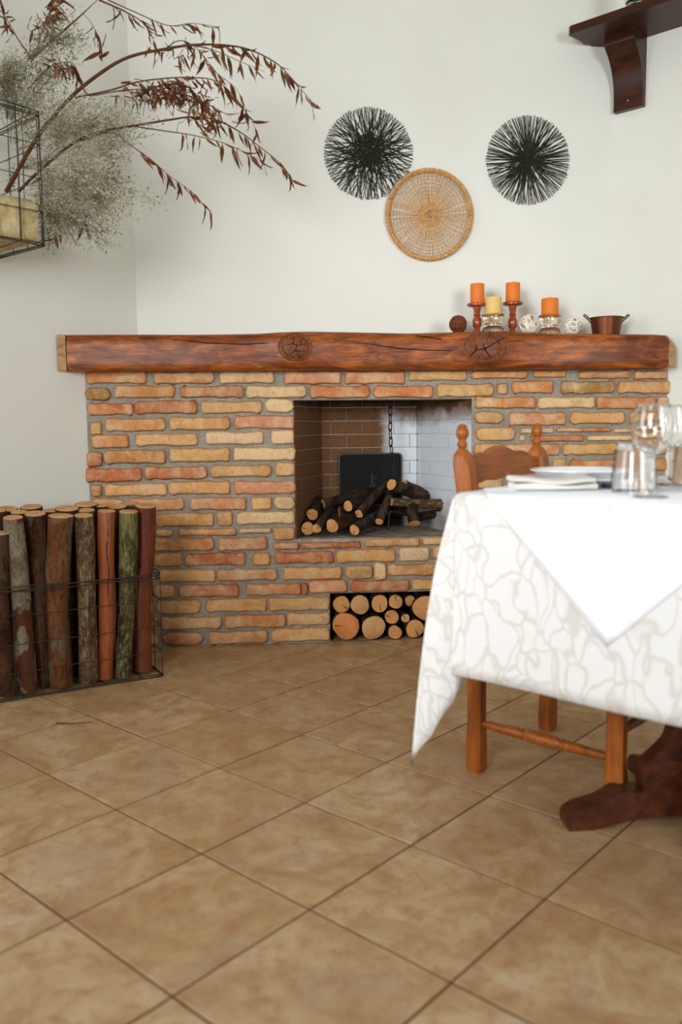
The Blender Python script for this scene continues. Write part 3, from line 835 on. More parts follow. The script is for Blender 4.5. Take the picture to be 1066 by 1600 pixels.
def rattan_ball(px, rpx, mat, n, wr, label, seed, core=False):
    b = base_at(px, -0.01); R = rpx * PXM; rr = random.Random(seed)
    o = empty('rattan_ball', b, 0, label, 'decorative ball', 'rattan balls on the mantel')
    for i in range(n):
        ax = Vector((rr.gauss(0, 1), rr.gauss(0, 1), rr.gauss(0, 1))).normalized(); x, y, _ = frame_of(ax); off = rr.uniform(-.35, .35); q = sqrt(1 - off * off)
        r_ = (R - wr) * rr.uniform(.95, 1)
        m = MB(); m.tube([Vector((0, 0, R)) + (x * cos(a) * q + y * sin(a) * q + ax * off) * r_ for a in [2 * pi * k / 22 for k in range(22)]], wr * rr.uniform(.8, 1.2), 5, closed=True)
        m.build('strand', mat, o, 180)
    if core:
        m = MB(); m.lathe([(R * .82 * sin(pi * k / 10) + .0003, R - R * .82 * cos(pi * k / 10)) for k in range(11)], 16); m.build('core', mat, o, 180)


rattan_ball(716, 14, M_RAT_D, 26, .0028, 'dark brown rattan ball, leftmost ornament on the mantel', 1, True)
rattan_ball(826.5, 15.5, M_RAT_W, 16, .0021, 'larger white rattan ball between the second candlestick and the glass candle holder', 2)
rattan_ball(894, 13.8, M_RAT_W, 15, .0020, 'smaller white rattan ball between the orange candle and the copper bowl', 3)
# copper bowl with two handles
b = base_at(947.5, -0.005); k = PXM; h = on_y(947, 496.5, b.y).z - b.z
bowl = empty('copper_bowl', b, 0, 'small aged copper pot with two loop handles at the right of the mantel', 'bowl')
m = MB(); m.lathe([(.002, 0), (19 * k, 0), (20.5 * k, .003), (24.3 * k, h - .004), (25.8 * k, h - .003), (26 * k, h), (24.2 * k, h), (20 * k, .006), (.002, .005)], 40); m.build('bowl_body', M_COPPER, bowl, 40)
for sgn in (-1, 1):
    m = MB(); pts = [(sgn * 24 * k, 0, h - .022), (sgn * 28 * k, 0, h - .010), (sgn * 34 * k, 0, h + .004), (sgn * 36 * k, 0, h + .011), (sgn * 33 * k, 0, h + .012), (sgn * 30 * k, 0, h + .004), (sgn * 24.5 * k, 0, h - .008)]
    m.tube(resample(pts, 20), .003, 7); m.build('handle', M_COPPER, bowl, 180)

# ------------------------------------------------------------------ wall discs
def twig_disc(px, py, rxp, ryp, seed, label, l0, sww):
    y = YW - 0.008; c = on_y(px, py, y); rx = (on_y(px + rxp, py, y) - on_y(px - rxp, py, y)).x / 2; rz = (on_y(px, py - ryp, y) - on_y(px, py + ryp, y)).z / 2
    o = empty('wall_disc', c, 0, label, 'wall decoration', 'dark twig discs on the wall'); rr = random.Random(seed); m = MB()
    for i in range(230):
        a = 2 * pi * i / 230 + rr.uniform(-.02, .02); L0 = rr.uniform(*l0); sw = rr.uniform(-sww, sww)
        a0 = a + pi * (1 if rr.random() < .3 else 0); p0 = Vector((cos(a0 + sw) * L0, 0, sin(a0 + sw) * L0)); q = rr.uniform(.96, 1.0); p1 = Vector((cos(a) * q, 0, sin(a) * q))
        pm = (p0 + p1) / 2 + Vector((rr.uniform(-.025, .025), 0, rr.uniform(-.025, .025)))
        yy = rr.uniform(-.004, .005)
        P = [Vector((p.x * rx, yy + e, p.z * rz)) for p, e in ((p0, rr.uniform(-.003, .003)), (pm, 0), (p1, .0))]
        m.tube(P, [.0013, .0014, .0011], 4, caps=False)
    for i in range(36):
        a = rr.uniform(0, 2 * pi); r1 = rr.uniform(.1, .5); a2 = a + rr.uniform(.6, 2.2); r2 = rr.uniform(.15, .5)
        m.tube([Vector((cos(a) * r1 * rx, -.004, sin(a) * r1 * rz)), Vector((cos(a2) * r2 * rx, -.005, sin(a2) * r2 * rz))], .0016, 4, caps=False)
    tag(m.build('woven_twigs', M_TWIG, o), kind='stuff')


twig_disc(576, 240, 70.5, 73.5, 3, 'dark woven twig disc overlapped by the straw disc', (.15, .5), .9)
twig_disc(825, 250.5, 66.5, 71, 8, 'dark woven twig disc hanging alone beside the shelf bracket', (.0, .3), .5)
y = YW - 0.018; cdisc = on_y(671, 335.5, y); RX = (on_y(740, 335, y) - on_y(602, 335, y)).x / 2; RZ = (on_y(671, 262.5, y) - on_y(671, 409, y)).z / 2
o = empty('straw_disc', cdisc, 0, 'round natural straw woven tray hanging on the wall below the twig disc', 'wall decoration')
pt = lambda q, a, yy=0: Vector((cos(a) * RX * q, yy, sin(a) * RZ * q))
m = MB(); nn = 120
for s in range(3):
    m.tube([pt(.945 + .03 * cos(a * 26 + s * 2.1), a, .007 * sin(a * 26 + s * 2.1)) for a in [2 * pi * k / 200 for k in range(200)]], .0052, 5, closed=True)
m.build('braided_rim', M_STRAW, o, 180)
m = MB(); rr = random.Random(4)
for i in range(96):
    a = 2 * pi * i / 96 + rr.uniform(-.02, .02); m.tube([pt(.08, a + rr.uniform(-.1, .1), -.001), pt(.5, a + rr.uniform(-.02, .02), .001), pt(.93, a, 0)], .0017, 4, caps=False)
tag(m.build('spokes', M_STRAWL, o), kind='stuff')
for j, q in enumerate((.28, .36, .44, .52, .60, .68, .76, .83, .89)):
    m = MB(); m.tube([pt(q, a, .0022 * (1 if int(k) % 2 else -1)) for k, a in [(k, 2 * pi * k / 96) for k in range(96)]], .0014, 4, closed=True); m.build('woven_ring', M_STRAW, o, 180)
m = MB()
for q in range(5): m.tube([pt(.04 + .05 * q, 2 * pi * k / 36, -.003 + .002 * (k % 2)) for k in range(36)], .0042, 5, closed=True)
m.build('woven_core', M_STRAW, o, 180)

# ------------------------------------------------------------------ shelf and bracket on the right wall
NR = -V                                         # right wall's inward normal
wr_pt = B
zb = 0
p_w = on_plane(1007, 60, B, V); ZS = p_w.z        # underside of the shelf at the wall
fc = on_z(887, 55, ZS); depth = (fc - B).dot(NR)
# along-wall coordinate
al = lambda p: (p - B).dot(RD)
s_front = al(fc)
shelf = empty('wall_shelf', B + RD * (s_front + 0.6) + Vector((0, 0, ZS)), 0, 'dark reddish-brown wooden shelf on a curved bracket, mounted on the right wall', 'shelf')
SO = Vector(shelf.location)
wp = lambda s, d, z: B + RD * s + NR * d + Vector((0, 0, z)) - SO
m = MB(); thk = 0.034; s_end = s_front + 1.5
so = s_front
dd = depth
outline = [(s_end, 0.002), (s_end, dd), (so + .012, dd), (so, dd - .012), (so + .004, dd - .02)]
# scrolled end towards the corner
s_wall = al(on_plane(937, 84, B, V)) if False else so + 0.0
outline += [(so + .010, dd * .80), (so + .016, dd * .64), (so + .012, dd * .5), (so + .03, dd * .42), (so + .028, dd * .34), (so + .05, dd * .22), (so + .06, 0.002)]
m.prism(outline, ZS, ZS + thk, lambda a, b, t: wp(a, b, t)); m.build('shelf_board', M_SHELF, shelf)
# bracket: concave profile, 9 cm thick
bl = on_plane(959, 175.5, B + NR * 0.03, V); br = on_plane(1004.5, 165, B + NR * 0.03, V)
s0, s1 = al(bl), al(br); zbot = (bl.z + br.z) / 2; hgt = ZS - zbot
prof = [(0.002, 0)] + [(v.x, v.y) for v in resample([Vector(q + (0,)) for q in ((0.032, 0), (0.031, .12), (0.033, .26), (0.042, .42), (0.06, .57), (0.088, .70), (0.118, .79), (0.137, .85), (.138, .93))], 26)] + [(0.135, .999), (0.002, .999)]
sc_d = min(1.0, dd * 0.72 / 0.135)
m = MB(); m.prism([(a * (sc_d if a > .01 else 1), zbot + b * hgt) for a, b in prof], s0, s1, lambda a, z, t: wp(t, a, z)); m.build('bracket', M_SHELF, shelf, 30)
m = MB(); sp = wp((s0 + s1) / 2 + .0, 0.0335 * sc_d, zbot + hgt * .12)
x_, y_, z_ = frame_of(NR)
m.lathe([(.004, 0), (.004, .001), (.002, .0022), (.0003, .0025)], 12, sp, M=Matrix((x_, y_, z_)).transposed()); m.build('screw', plain('screw_steel', lin(190, 188, 184), .3, .9), shelf)
# glass jar foot on the shelf (its base is just in the frame)
gp = on_z(986, 9, ZS + thk)
gl = (gp - B).dot(NR); gp = B + RD * al(gp) + NR * min(max(gl, .06), dd - .05) + Vector((0, 0, ZS + thk))
jar = empty('glass_jar', gp, 0, 'clear cut-glass jar on the dark wall shelf, only its base in view', 'jar')
m = MB(); m.lathe([(.003, 0), (.034, 0), (.038, .004), (.038, .012), (.034, .02), (.040, .03), (.042, .12), (.038, .13), (.036, .12), (.034, .03), (.003, .018)], 16); m.build('jar_body', M_GLASS, jar, 20)
m = MB(); m.lathe([(.003, .131), (.041, .131), (.041, .14), (.012, .15), (.010, .156), (.014, .166), (.003, .172)], 16); m.build('lid', M_GLASS, jar, 30)

# ------------------------------------------------------------------ logs
def make_log(p, q, r0, r1, bark, label, group, seed, cut=M_CUT, bend=0.012, ends=(0, 1), knobs=0, n=16, cat='log', split=False, slant=0.0):
    p, q = Vector(p), Vector(q); L = (q - p).length; x, y, z = frame_of(q - p, (0.3, 1, 0.2))
    rr = random.Random(seed); m = MB(); ns = 14
    bx, by = rr.uniform(-1, 1), rr.uniform(-1, 1); ph = rr.uniform(0, 6)
    kn = [(rr.uniform(.2, .85), rr.uniform(0, 6.28), rr.uniform(.18, .3)) for _ in range(knobs)]
    rings = []
    for i in range(ns + 1):
        t = i / ns; r = r0 + (r1 - r0) * t; ring = []
        off = Vector((bx, by, 0)) * bend * sin(pi * t + 0) + Vector((by, -bx, 0)) * bend * .4 * sin(2 * pi * t + ph) * sin(pi * t)
        for k in range(n):
            a = 2 * pi * k / n
            w = 1 + .16 * noise.noise(Vector((cos(a) * .9 + seed * 1.7, sin(a) * .9, t * L * 6))) + .035 * noise.noise(Vector((cos(a) * 4 + seed, sin(a) * 4, t * L * 30)))
            for kt, ka, kh in kn:
                da = (a - ka + pi) % (2 * pi) - pi; w += kh * math.exp(-((t - kt) * L / (r0 * 1.0)) ** 2 - (da / .5) ** 2)
            if split and sin(a) > .35: w *= .35 / sin(a) if sin(a) > .35 else 1
            ring.append(Vector((cos(a) * r * w, sin(a) * r * w, t * L)) + off)
        if slant and i == ns:
            aw = Vector((p.x, p.y, 0)).normalized(); aw = Vector((aw.dot(x), aw.dot(y), 0))
            for v in ring: v.z += (v - off).dot(aw) * slant
        rings.append(ring)
    m.grid(ns + 1, n, lambda i, k: rings[i][k % n]) if False else m.add([v for R in rings for v in R], [(i * n + k, i * n + (k + 1) % n, (i + 1) * n + (k + 1) % n, (i + 1) * n + k) for i in range(ns) for k in range(n)] + [tuple(range(n))[::-1], tuple(ns * n + k for k in range(n))])
    me = m.mesh('firewood_log', BARKS[bark], 60)
    M = Matrix(((x.x, y.x, z.x, p.x), (x.y, y.y, z.y, p.y), (x.z, y.z, z.z, p.z), (0, 0, 0, 1)))
    o = put('firewood_log', me, None, None); o.matrix_world = M; tag(o, label, cat, group)
    for e in ends:
        R = rings[0] if e == 0 else rings[-1]; c = sum(R, Vector()) / n; dz = Vector((0, 0, -.0012 if e == 0 else .0012))
        m = MB(); inner = [c + (v - c) * .94 + dz for v in R]; mid = [c + (v - c) * .45 + dz * 1.15 for v in R]
        m.add([c + (v - c) * .97 for v in R] + inner + mid + [c + dz * 1.2], [(k, (k + 1) % n, n + (k + 1) % n, n + k) for k in range(n)] + [(n + k, n + (k + 1) % n, 2 * n + (k + 1) % n, 2 * n + k) for k in range(n)] + [(2 * n + k, 2 * n + (k + 1) % n, 3 * n) for k in range(n)])
        m.build('cut_face', cut, o, 40)
        if seed % 3 != 1:
            m = MB(); a = rr.uniform(0, 6.28); tt = Vector((cos(a), sin(a), 0)); ss = Vector((-tt.y, tt.x, 0)); rad = min((v - c).length for v in R)
            b0 = c + dz * 1.5
            m.add([b0 + ss * .0006 + tt * rad * .05, b0 - ss * .0006 + tt * rad * .05, b0 + tt * rad * .9 - ss * .0022, b0 + tt * rad * .9 + ss * .0022], [(0, 1, 2, 3)]); m.build('radial_crack', M_CRACK, o)
    return o


# logs stacked in the niche under the hearth, lying along the depth, round ends forward
NICHE = [(533.7, 944.7, 14.2, 'brown'), (562.4, 945.3, 15.6, 'grey'), (593.4, 943, 14.2, 'brown'), (618.7, 940.2, 11.4, 'speckled'), (640.6, 938.8, 8.6, 'brown'), (663.2, 950.3, 20.3, 'brown'),
         (541.3, 980.5, 22.2, 'redbrown'), (584.4, 981.3, 19.8, 'grey'), (612, 964.1, 12, 'brown'), (633.6, 966.1, 7.2, 'grey'), (617.6, 988.3, 11.6, 'grey'), (648.8, 984.7, 15.4, 'brown'), (672, 985, 9.5, 'brown')]
NL = ['round log with a forked crack, left end of the top row in the niche', 'round log with one thin crack, second in the top row of the niche', 'round log with a notch, third in the top row of the niche',
      'medium log, fourth in the top row of the niche', 'small shaded log set back in the top row beside the big log', 'big log with a long crack at the upper right of the niche',
      'largest log, reddish on its left side, lower left corner of the niche', 'large pale log in the bottom row beside the reddish log', 'small log above the bottom row in the middle of the niche',
      'smallest log, thin as a stick, in the middle of the niche', 'small log with a bright split at the bottom middle of the niche', 'medium log in the bottom row at the right of the niche', 'log half hidden behind the tablecloth in the niche']
rr = random.Random(2)
for i, (px, py, r, bk) in enumerate(NICHE):
    yf = YF + (0.012 if i != 4 else .05) + rr.uniform(0, .012); c = on_y(px, py, yf); R = r * yf / F_PX * .98
    c.z = max(c.z, R * 1.07 + .002)
    make_log(c, c + Vector((rr.uniform(-.006, .006), .33, rr.uniform(-.004, .004))), R, R * .97, bk, NL[i], 'logs in the niche', 300 + i, M_CUTR if i == 6 else M_CUTP if i in (1, 7, 9) else M_CUT, .004, (0,), n=18)

# firewood pile on the hearth
def hp(px, py, dy):
    p = on_y(px, py, YF + dy); p.z = max(p.z, FZ0 + .012); return p


PX = YF / F_PX
PILE = [  # front px, depth, back px, depth, r px front/back, bark, label, ends, knobs
    ((488, 804), .12, (494, 781), .36, 8.5, 8, 'dark', 'short dark log with a bright cut end at the left of the fire pile', 1),
    ((481, 826), .06, (470, 806), .30, 9.5, 9, 'dark', 'dark log lying against the left side of the firebox', 0),
    ((544, 791), .16, (592, 776), .34, 8.2, 9, 'dark', 'log with a small round cut end high in the middle of the fire pile', 1),
    ((561, 803), .10, (605, 756), .30, 6.8, 5.6, 'grey', 'slanting log leaning up on the fire pile towards the chain', 0),
    ((593, 815), .07, (611, 764), .26, 6.2, 5.2, 'dark', 'thin steep log right of the slanting log on the fire pile', 1),
    ((519, 822), .05, (566, 803), .27, 10.4, 9.5, 'brown', 'stout log with a wide cut end at the front of the fire pile', 0),
    ((554, 828), .035, (590, 806), .22, 7.8, 8, 'grey', 'log with a small cut end lying lowest at the front of the hearth', 1),
    ((495, 826), .03, (516, 797), .22, 7, 6, 'grey', 'knobbly grey crooked branch at the front left of the hearth', 3),
    ((612, 757), .12, (662, 778), .26, 9, 8.5, 'dark', 'log with a split end on top of the fire pile', 1),
    ((632, 755), .24, (672, 776), .33, 6, 6.5, 'peeled', 'reddish peeling branch behind the top of the fire pile', 1),
    ((612, 784), .17, (712, 788), .24, 6.5, 8, 'speckled', 'long speckled log lying across the right of the fire pile', 2),
    ((648, 818), .07, (646, 790), .12, 8.6, 8, 'dark', 'short upright stub under the long speckled log', 0),
    ((640, 812), .24, (705, 800), .30, 6.5, 6.5, 'dark', 'charred log low at the back right of the hearth', 0),
    ((505, 788), .27, (585, 768), .36, 8, 7, 'dark', 'dark log lying along the back of the firebox', 0),
    ((530, 800), .26, (640, 796), .30, 9, 9, 'dark', 'charred log underneath the middle of the fire pile', 0),
]
for i, (a, da, b, db, ra, rb, bk, lab, kb) in enumerate(PILE):
    pa, pb = hp(*a, da), hp(*b, db)
    for p, r in ((pa, ra), (pb, rb)): p.z = max(p.z, FZ0 + r * PX * 1.02)
    make_log(pa, pb, ra * PX * 1.12, rb * PX * 1.12, bk, lab, 'firewood on the hearth', 500 + i, M_CUT, .008, (0, 1) if i in (8, 11) else (0,), kb, 14)
# ash and crumbs in front of the pile
m = MB(); rr = random.Random(9)
for i in range(260):
    x = rr.uniform(FX0 + .03, FX1 - .04); yy = YF + rr.uniform(.03, .3); s = rr.uniform(.0015, .006)
    v = [Vector((x + rr.uniform(-s, s), yy + rr.uniform(-s, s), FZ0 + (s * rr.uniform(.2, .8) if k == 3 else 0))) for k in range(4)]
    m.add(v, [(0, 1, 2), (0, 1, 3), (1, 2, 3), (2, 0, 3)])
tag(m.build('ash_crumbs', plain('charcoal_crumbs', lin(70, 62, 56), .95)), 'charcoal crumbs and ash scattered on the hearth', 'ash', kind='stuff')
# firedog (bent iron bar) in front of the pile
fd = empty('firedog', hp(607, 826, .05), 0, 'bent iron firedog bar standing on the hearth under the logs', 'firedog'); o0 = Vector(fd.location)
m = MB(); m.tube(resample([hp(607, 829, .05), hp(608, 815, .05), hp(609, 802, .055), hp(613, 800, .06), hp(638, 803, .10)], 16) , .0042, 6, hint=(1, 0, 0)); m.v = [tuple(Vector(v) - o0) for v in m.v]; m.build('bent_bar', M_IRON, fd, 180)
m = MB(); m.tube([hp(640, 803, .10), hp(690, 797, .22)], .0038, 6); m.v = [tuple(Vector(v) - o0) for v in m.v]; m.build('rail', M_IRON, fd, 180)
# cast-iron fireback leaning on the back wall
pl, pr_ = on_y(530, 780, YB - .025), on_y(628.5, 780, YB - .025); zt0 = on_y(580, 708.5, YB - .02).z
fb = empty('fireback', ((pl.x + pr_.x) / 2, YB - .035, FZ0), 0, 'black cast-iron fireback plate with faint relief against the firebox back wall', 'fireback')
w = (pr_.x - pl.x) / 2; hh = zt0 - FZ0; rc = .018
ol = [(-w, 0), (w, 0), (w, hh - rc)] + [(w - rc + rc * cos(a), hh - rc + rc * sin(a)) for a in (pi / 6, pi / 3)] + [(w - rc, hh), (-w + rc, hh)] + [(-w + rc + rc * cos(a), hh - rc + rc * sin(a)) for a in (2 * pi / 3, 5 * pi / 6)] + [(-w, hh - rc)]
m = MB(); m.prism(ol, 0, .014, lambda a, b, t: Vector((a, t + b * .03, b))); m.build('plate', plain('cast_iron', lin(26, 25, 25), .72), fb)
m = MB(); pts = [Vector((a * .985, -.001 + b * .03, b * .992 + .002)) for a, b in ol]; m.tube(pts, .004, 5, closed=True); m.build('raised_border', plain('lit_rim_iron', lin(96, 88, 80), .45, .5), fb, 180)  # paler than the plate: the lit rim is painted into its colour
m = MB()
for (cx, cz, rx, rz) in ((.05, .60, .016, .05), (.12, .66, .03, .014), (.10, .54, .04, .02), (-.35, .45, .12, .016), (-.3, .40, .10, .03), (.2, .42, .014, .03), (-.1, .3, .08, .02)):
    c0 = Vector((cx * w, cz * hh * .03 - .001, cz * hh))
    m.lathe([(1, 0), (.8, .5), (.4, .9), (.05, 1)], 10, c0, M=Matrix(((rx * .6, 0, 0), (0, 0, -.004), (0, rz, 0))))
m.build('relief', plain('cast_iron_relief', lin(34, 32, 31), .6), fb, 60)
# chain hanging from the flue
ch = empty('pot_chain', on_y(612, 622, YF + .26), 0, 'iron chain hanging from the flue in front of the fireback', 'chain'); c0 = Vector(ch.location)
m = MB(); a_, b_ = .0080, .0150
m.tube([Vector((a_ * cos(t) if abs(cos(t)) > .3 else a_ * cos(t), 0, b_ * sin(t) + (b_ * .45 if sin(t) > 0 else -b_ * .45))) for t in [2 * pi * k / 16 for k in range(16)]], .0026, 6, closed=True); link_me = m.mesh('link', M_IRON, 180)
ctop = on_y(612, 612, YF + .26); cbot = on_y(616.5, 745, YF + .22); nL = 11
for i in range(nL):
    t = (i + .5) / nL; lk = put('link', link_me, ch); p = ctop.lerp(cbot, t) + Vector((-.012 * sin(pi * t), 0, 0)); lk.location = p - c0
    lk.rotation_euler = (0, .06, (i % 2) * pi / 2 + .5); lk.scale = (1, 1, (ctop.z - cbot.z) / nL / (b_ * 2.28))

# ------------------------------------------------------------------ wire basket of upright logs by the left wall
fr = on_z(254.5, 1056, .004); fl_ = on_z(0, 1097, .004)
bd = (fl_ - fr).normalized(); bn = Vector((-bd.y, bd.x, 0)) * (1 if (-bd.y * 0 + bd.x * 1) > 0 else -1)
if bn.y < 0: bn = -bn
BLN = 0.70; BDP = 0.30; zr = on_y(247, 896, fr.y).z
bk = empty('wire_basket', fr + bd * BLN / 2 + bn * BDP / 2 - Vector((0, 0, .004)), 0, 'rusty wire grid basket on the floor holding upright logs beside the fireplace', 'basket'); BO = Vector(bk.location)
bp = lambda s, d, z: fr + bd * s + bn * d + Vector((0, 0, z - .004)) - BO


def wob(pts, n, amp, seed):
    P = []
    for k in range(n):
        t = k / (n - 1) * (len(pts) - 1); i = min(int(t), len(pts) - 2); p = pts[i].lerp(pts[i + 1], t - i)
        P.append(p + Vector((noise.noise(p * 5 + Vector((seed, 0, 0))), noise.noise(p * 5 + Vector((0, seed, 0))), noise.noise(p * 5 + Vector((0, 0, seed))))) * amp)
    return P


def wire(name, pts, r, n=14, amp=.005, seed=0, parent=None, mat=None):
    m = MB(); m.tube(wob(pts, n, amp, seed), r, 5); return m.build(name, mat or M_WIRE, parent or bk, 180)


LOOP = lambda z: [bp(BLN, BDP, z), bp(0, BDP, z), bp(0, 0, z), bp(BLN, 0, z)]
for j in range(3): wire('rim_wire', LOOP(zr - .008 * j), .0022, 40, .009, j * 3)
for j, z in enumerate((.006, .012)): wire('base_wire', LOOP(z), .0024, 40, .004, 20 + j)
nz = 4
for j in range(1, nz): wire('cross_wire', LOOP(zr * j / nz), .0016, 40, .005, 30 + j)
for j in range(9):
    s = BLN * j / 8 + (.0 if j == 0 else .0)
    wire('upright_wire', [bp(s, 0, .004), bp(s, 0, zr + .004)], .0017, 10, .004, 40 + j)
for j in range(1, 4): wire('upright_wire', [bp(0, BDP * j / 3, .004), bp(0, BDP * j / 3, zr)], .0017, 10, .004, 60 + j)
for j in range(1, 9): wire('upright_wire', [bp(BLN * j / 8, BDP, .004), bp(BLN * j / 8, BDP, zr)], .0017, 10, .004, 70 + j)
for j in range(5): wire('floor_wire', [bp(BLN * j / 5 + .08, 0, .005), bp(BLN * j / 5 + .08, BDP, .005)], .0017, 6, .001, 80 + j)


def up_log(top, bot, d, rt, rb, bark, label, seed, cut=M_CUTP, knobs=0, z0=.014, split=False):
    """top/bot: pixel of the centre of top cap / base; d: distance behind the basket front"""
    pn = fr + bn * d
    a = on_plane(bot[0], bot[1], pn, bn); b = on_plane(top[0], top[1], pn, bn); a.z = z0
    q = (EYE - pn).dot(-bn)
    sc = (b - EYE).length / ray(*top).length / F_PX
    return make_log(a, b, rb * sc, rt * sc, bark, label, 'upright logs in the wire basket', seed, cut, .010, (1,), knobs, 20, slant=.10 + .08 * ((seed * 7) % 5) / 4)


T_ = 3.948
def cp(x, y): return (x / T_, 770 + y / T_)


UPL = [((-12, 250), (48, 1270), .045, 17, 15, 'brown', 'dark leaning log at the front left end of the wire basket'),
       ((80, 152), (170, 1215), .05, 15.6, 15, 'sycamore', 'pale peeling log with red-brown patches in the wire basket'),
       ((213, 128), (262, 1215), .09, 16.2, 13, 'brown', 'dark brown log between the pale peeling log and the thick greyish log'),
       ((375, 141), (378, 1195), .05, 18.6, 16.5, 'redbrown', 'thick log with grey-brown bark worn to red, middle of the basket front'),
       ((517, 140), (545, 1175), .05, 14.6, 14.5, 'speckled', 'log with finely speckled grey bark in the wire basket'),
       ((658, 112), (655, 1170), .05, 14.2, 12, 'debarked', 'smooth debarked orange-brown log with a long crack in the wire basket'),
       ((796, 115), (760, 1150), .040, 14.4, 12.5, 'lichen', 'log covered in green-yellow lichen in the wire basket'),
       ((898, 80), (884, 1115), .082, 16.8, 15, 'smoothred', 'smooth dark red log with a black knot at the right end of the basket')]
for i, (t_, b_, d_, rt, rb, bk_, lab) in enumerate(UPL):
    lg = up_log(cp(*t_), cp(*b_), d_, rt, rb, bk_, lab, 700 + i)
    if i == 5:
        n0 = (EYE - lg.matrix_world.translation); n0.z = 0; n0 = (lg.matrix_world.to_3x3().inverted() @ n0).normalized(); sd = Vector((-n0.y, n0.x, 0)).normalized(); m = MB(); vs = []
        for k in range(15):
            z = .60 - .33 * k / 14; c_x = lg.data.vertices; ring = [v.co for v in c_x if abs(v.co.z - z) < .03]; ctr = sum(ring, Vector()) / len(ring); rad = max((v - ctr).dot(n0) for v in ring)
            p = ctr * 1; p.z = z; p = p + n0 * (rad - .0002) + sd * (.004 + .003 * sin(k)); w_ = .0016 * sin(pi * (k + .3) / 15) + .0003
            vs += [p + sd * w_, p - sd * w_, p - n0 * .006]
        m.add(vs, [(3 * q + a, 3 * q + (a + 1) % 3, 3 * q + 3 + (a + 1) % 3, 3 * q + 3 + a) for q in range(14) for a in range(3)]); m.build('long_crack', M_CRACK, lg)
    if i == 7:
        m = MB(); xx, yy, zz = frame_of(-bn)
        Minv = lg.matrix_world.inverted()
        kp = on_plane(850 / T_, 770 + 452 / T_, fr + bn * (d_ - .0375), bn)
        m.lathe([(.012, -.004), (.010, .003), (.006, .0035), (.0055, .001), (.0004, .0005)], 14, (0, 0, 0), M=Matrix((xx, yy, zz)).transposed())
        m.v = [tuple(Minv @ (Vector(v) + kp)) for v in m.v]; m.build('knot', M_CRACK, lg, 50)
BACK = [((-25, 110), .15, 17, 'brown', 'log in the middle row at the left frame edge of the basket'), ((42, 98), .22, 16, 'grey', 'log in the back row behind the pale peeling log'), ((192, 86), .23, 17, 'dark', 'jagged-topped dark log in the back row of the basket'),
        ((118, 118), .14, 14, 'brown', 'log in the middle row left of the jagged-topped log'), ((318, 108), .2, 14, 'brown', 'slightly shorter log in the back row behind the thick greyish log'), ((412, 96), .155, 17, 'brown', 'log with a broad pale top in the middle row behind the thick greyish log'), ((535, 70), .235, 18, 'dark', 'taller log in the back row behind the speckled log'),
        ((532, 106), .135, 14, 'redbrown', 'log with a cracked rim directly behind the speckled log'), ((640, 78), .21, 14, 'dark', 'log in the back row behind the debarked log'), ((722, 82), .15, 15, 'brown', 'log in the middle row behind the lichen-covered log'), ((800, 66), .22, 14, 'redbrown', 'log in the back row nearest the brick wall')]
for i, (t_, d_, r_, bk_, lab) in enumerate(BACK):
    tp = cp(*t_); pn = fr + bn * d_; b = on_plane(*tp, pn, bn); foot = on_z(0, 1200, 0)
    a = Vector((b.x + random.Random(i).uniform(-.012, .012), b.y, .014)); sc = (b - EYE).length / ray(*tp).length / F_PX
    make_log(a, b, r_ * sc * .95, r_ * sc, bk_, lab, 'upright logs in the wire basket', 740 + i, M_CUTP, .006, (1,), 0, 16, slant=.1 + .1 * ((i * 3) % 4) / 3)

# ------------------------------------------------------------------ table, cloths
ZTB = 0.79; SIDE = 0.80; HSD = SIDE / 2
C0 = on_z(718, 772.5, ZTB); TC = C0 + U * HSD + V * HSD; TC.z = 0
tab = empty('dining_table', TC, -pi / 4, 'square dark wooden pedestal table hidden under white cloths', 'table')
m = MB(); m.box((-HSD + .004, -HSD + .004, ZTB - .035), (HSD - .004, HSD - .004, ZTB - .003), .006); m.build('tabletop', M_TABLE, tab, 40)
T1 = on_z(896, 1302, 0)
fl_len = 0.312
# crossed feet point at the table's corners; in the table frame they run along the diagonals
def diag(k): a = pi / 4 + k * pi / 2; return Vector((cos(a), sin(a), 0))
fprof = [(0.02, .026), (0.10, .028), (.17, .020), (.22, .008), (.26, .001), (fl_len - .004, .0)] + [(v.x, v.y) for v in resample([Vector((fl_len - .002, .002, 0)), Vector((fl_len + .002, .018, 0)), Vector((fl_len - .006, .038, 0)), Vector((fl_len - .03, .052, 0)), Vector((fl_len - .07, .062, 0)), Vector((fl_len - .095, .074, 0)), Vector((fl_len - .118, .088, 0))], 18)] + [(.02, .088)]
bprof = [(.02, .088)] + [(v.x, v.y) for v in resample([Vector((.13, .088, 0)), Vector((.134, .12, 0)), Vector((.122, .155, 0)), Vector((.09, .185, 0)), Vector((.066, .22, 0)), Vector((.058, .3, 0)), Vector((.058, .46, 0)), Vector((.09, .6, 0)), Vector((.2, ZTB - .036, 0))], 30)] + [(.02, ZTB - .036)]
for k in range(4):
    d = diag(k); n_ = Vector((-d.y, d.x, 0))
    fn = lambda a, b, t: d * a + n_ * t + Vector((0, 0, b))
    m = MB(); m.prism(fprof, -.03, .03, fn); m.build('foot', M_TABLE, tab, 30)
    m = MB(); m.prism(bprof, -.022, .022, fn); m.build('pedestal_board', M_TABLE, tab, 30)
m = MB(); m.box((-.03, -.03, .03), (.03, .03, ZTB - .036)); m.build('column', M_TABLE, tab)

# tablecloth
HEM = 0.413


def flare(s, d):     # waves on the hanging faces
    return .004 + min(d, .012) * .9 + d * .02 + d * .035 * (.5 + .5 * sin(s * 11 + 1.3)) * d * 2


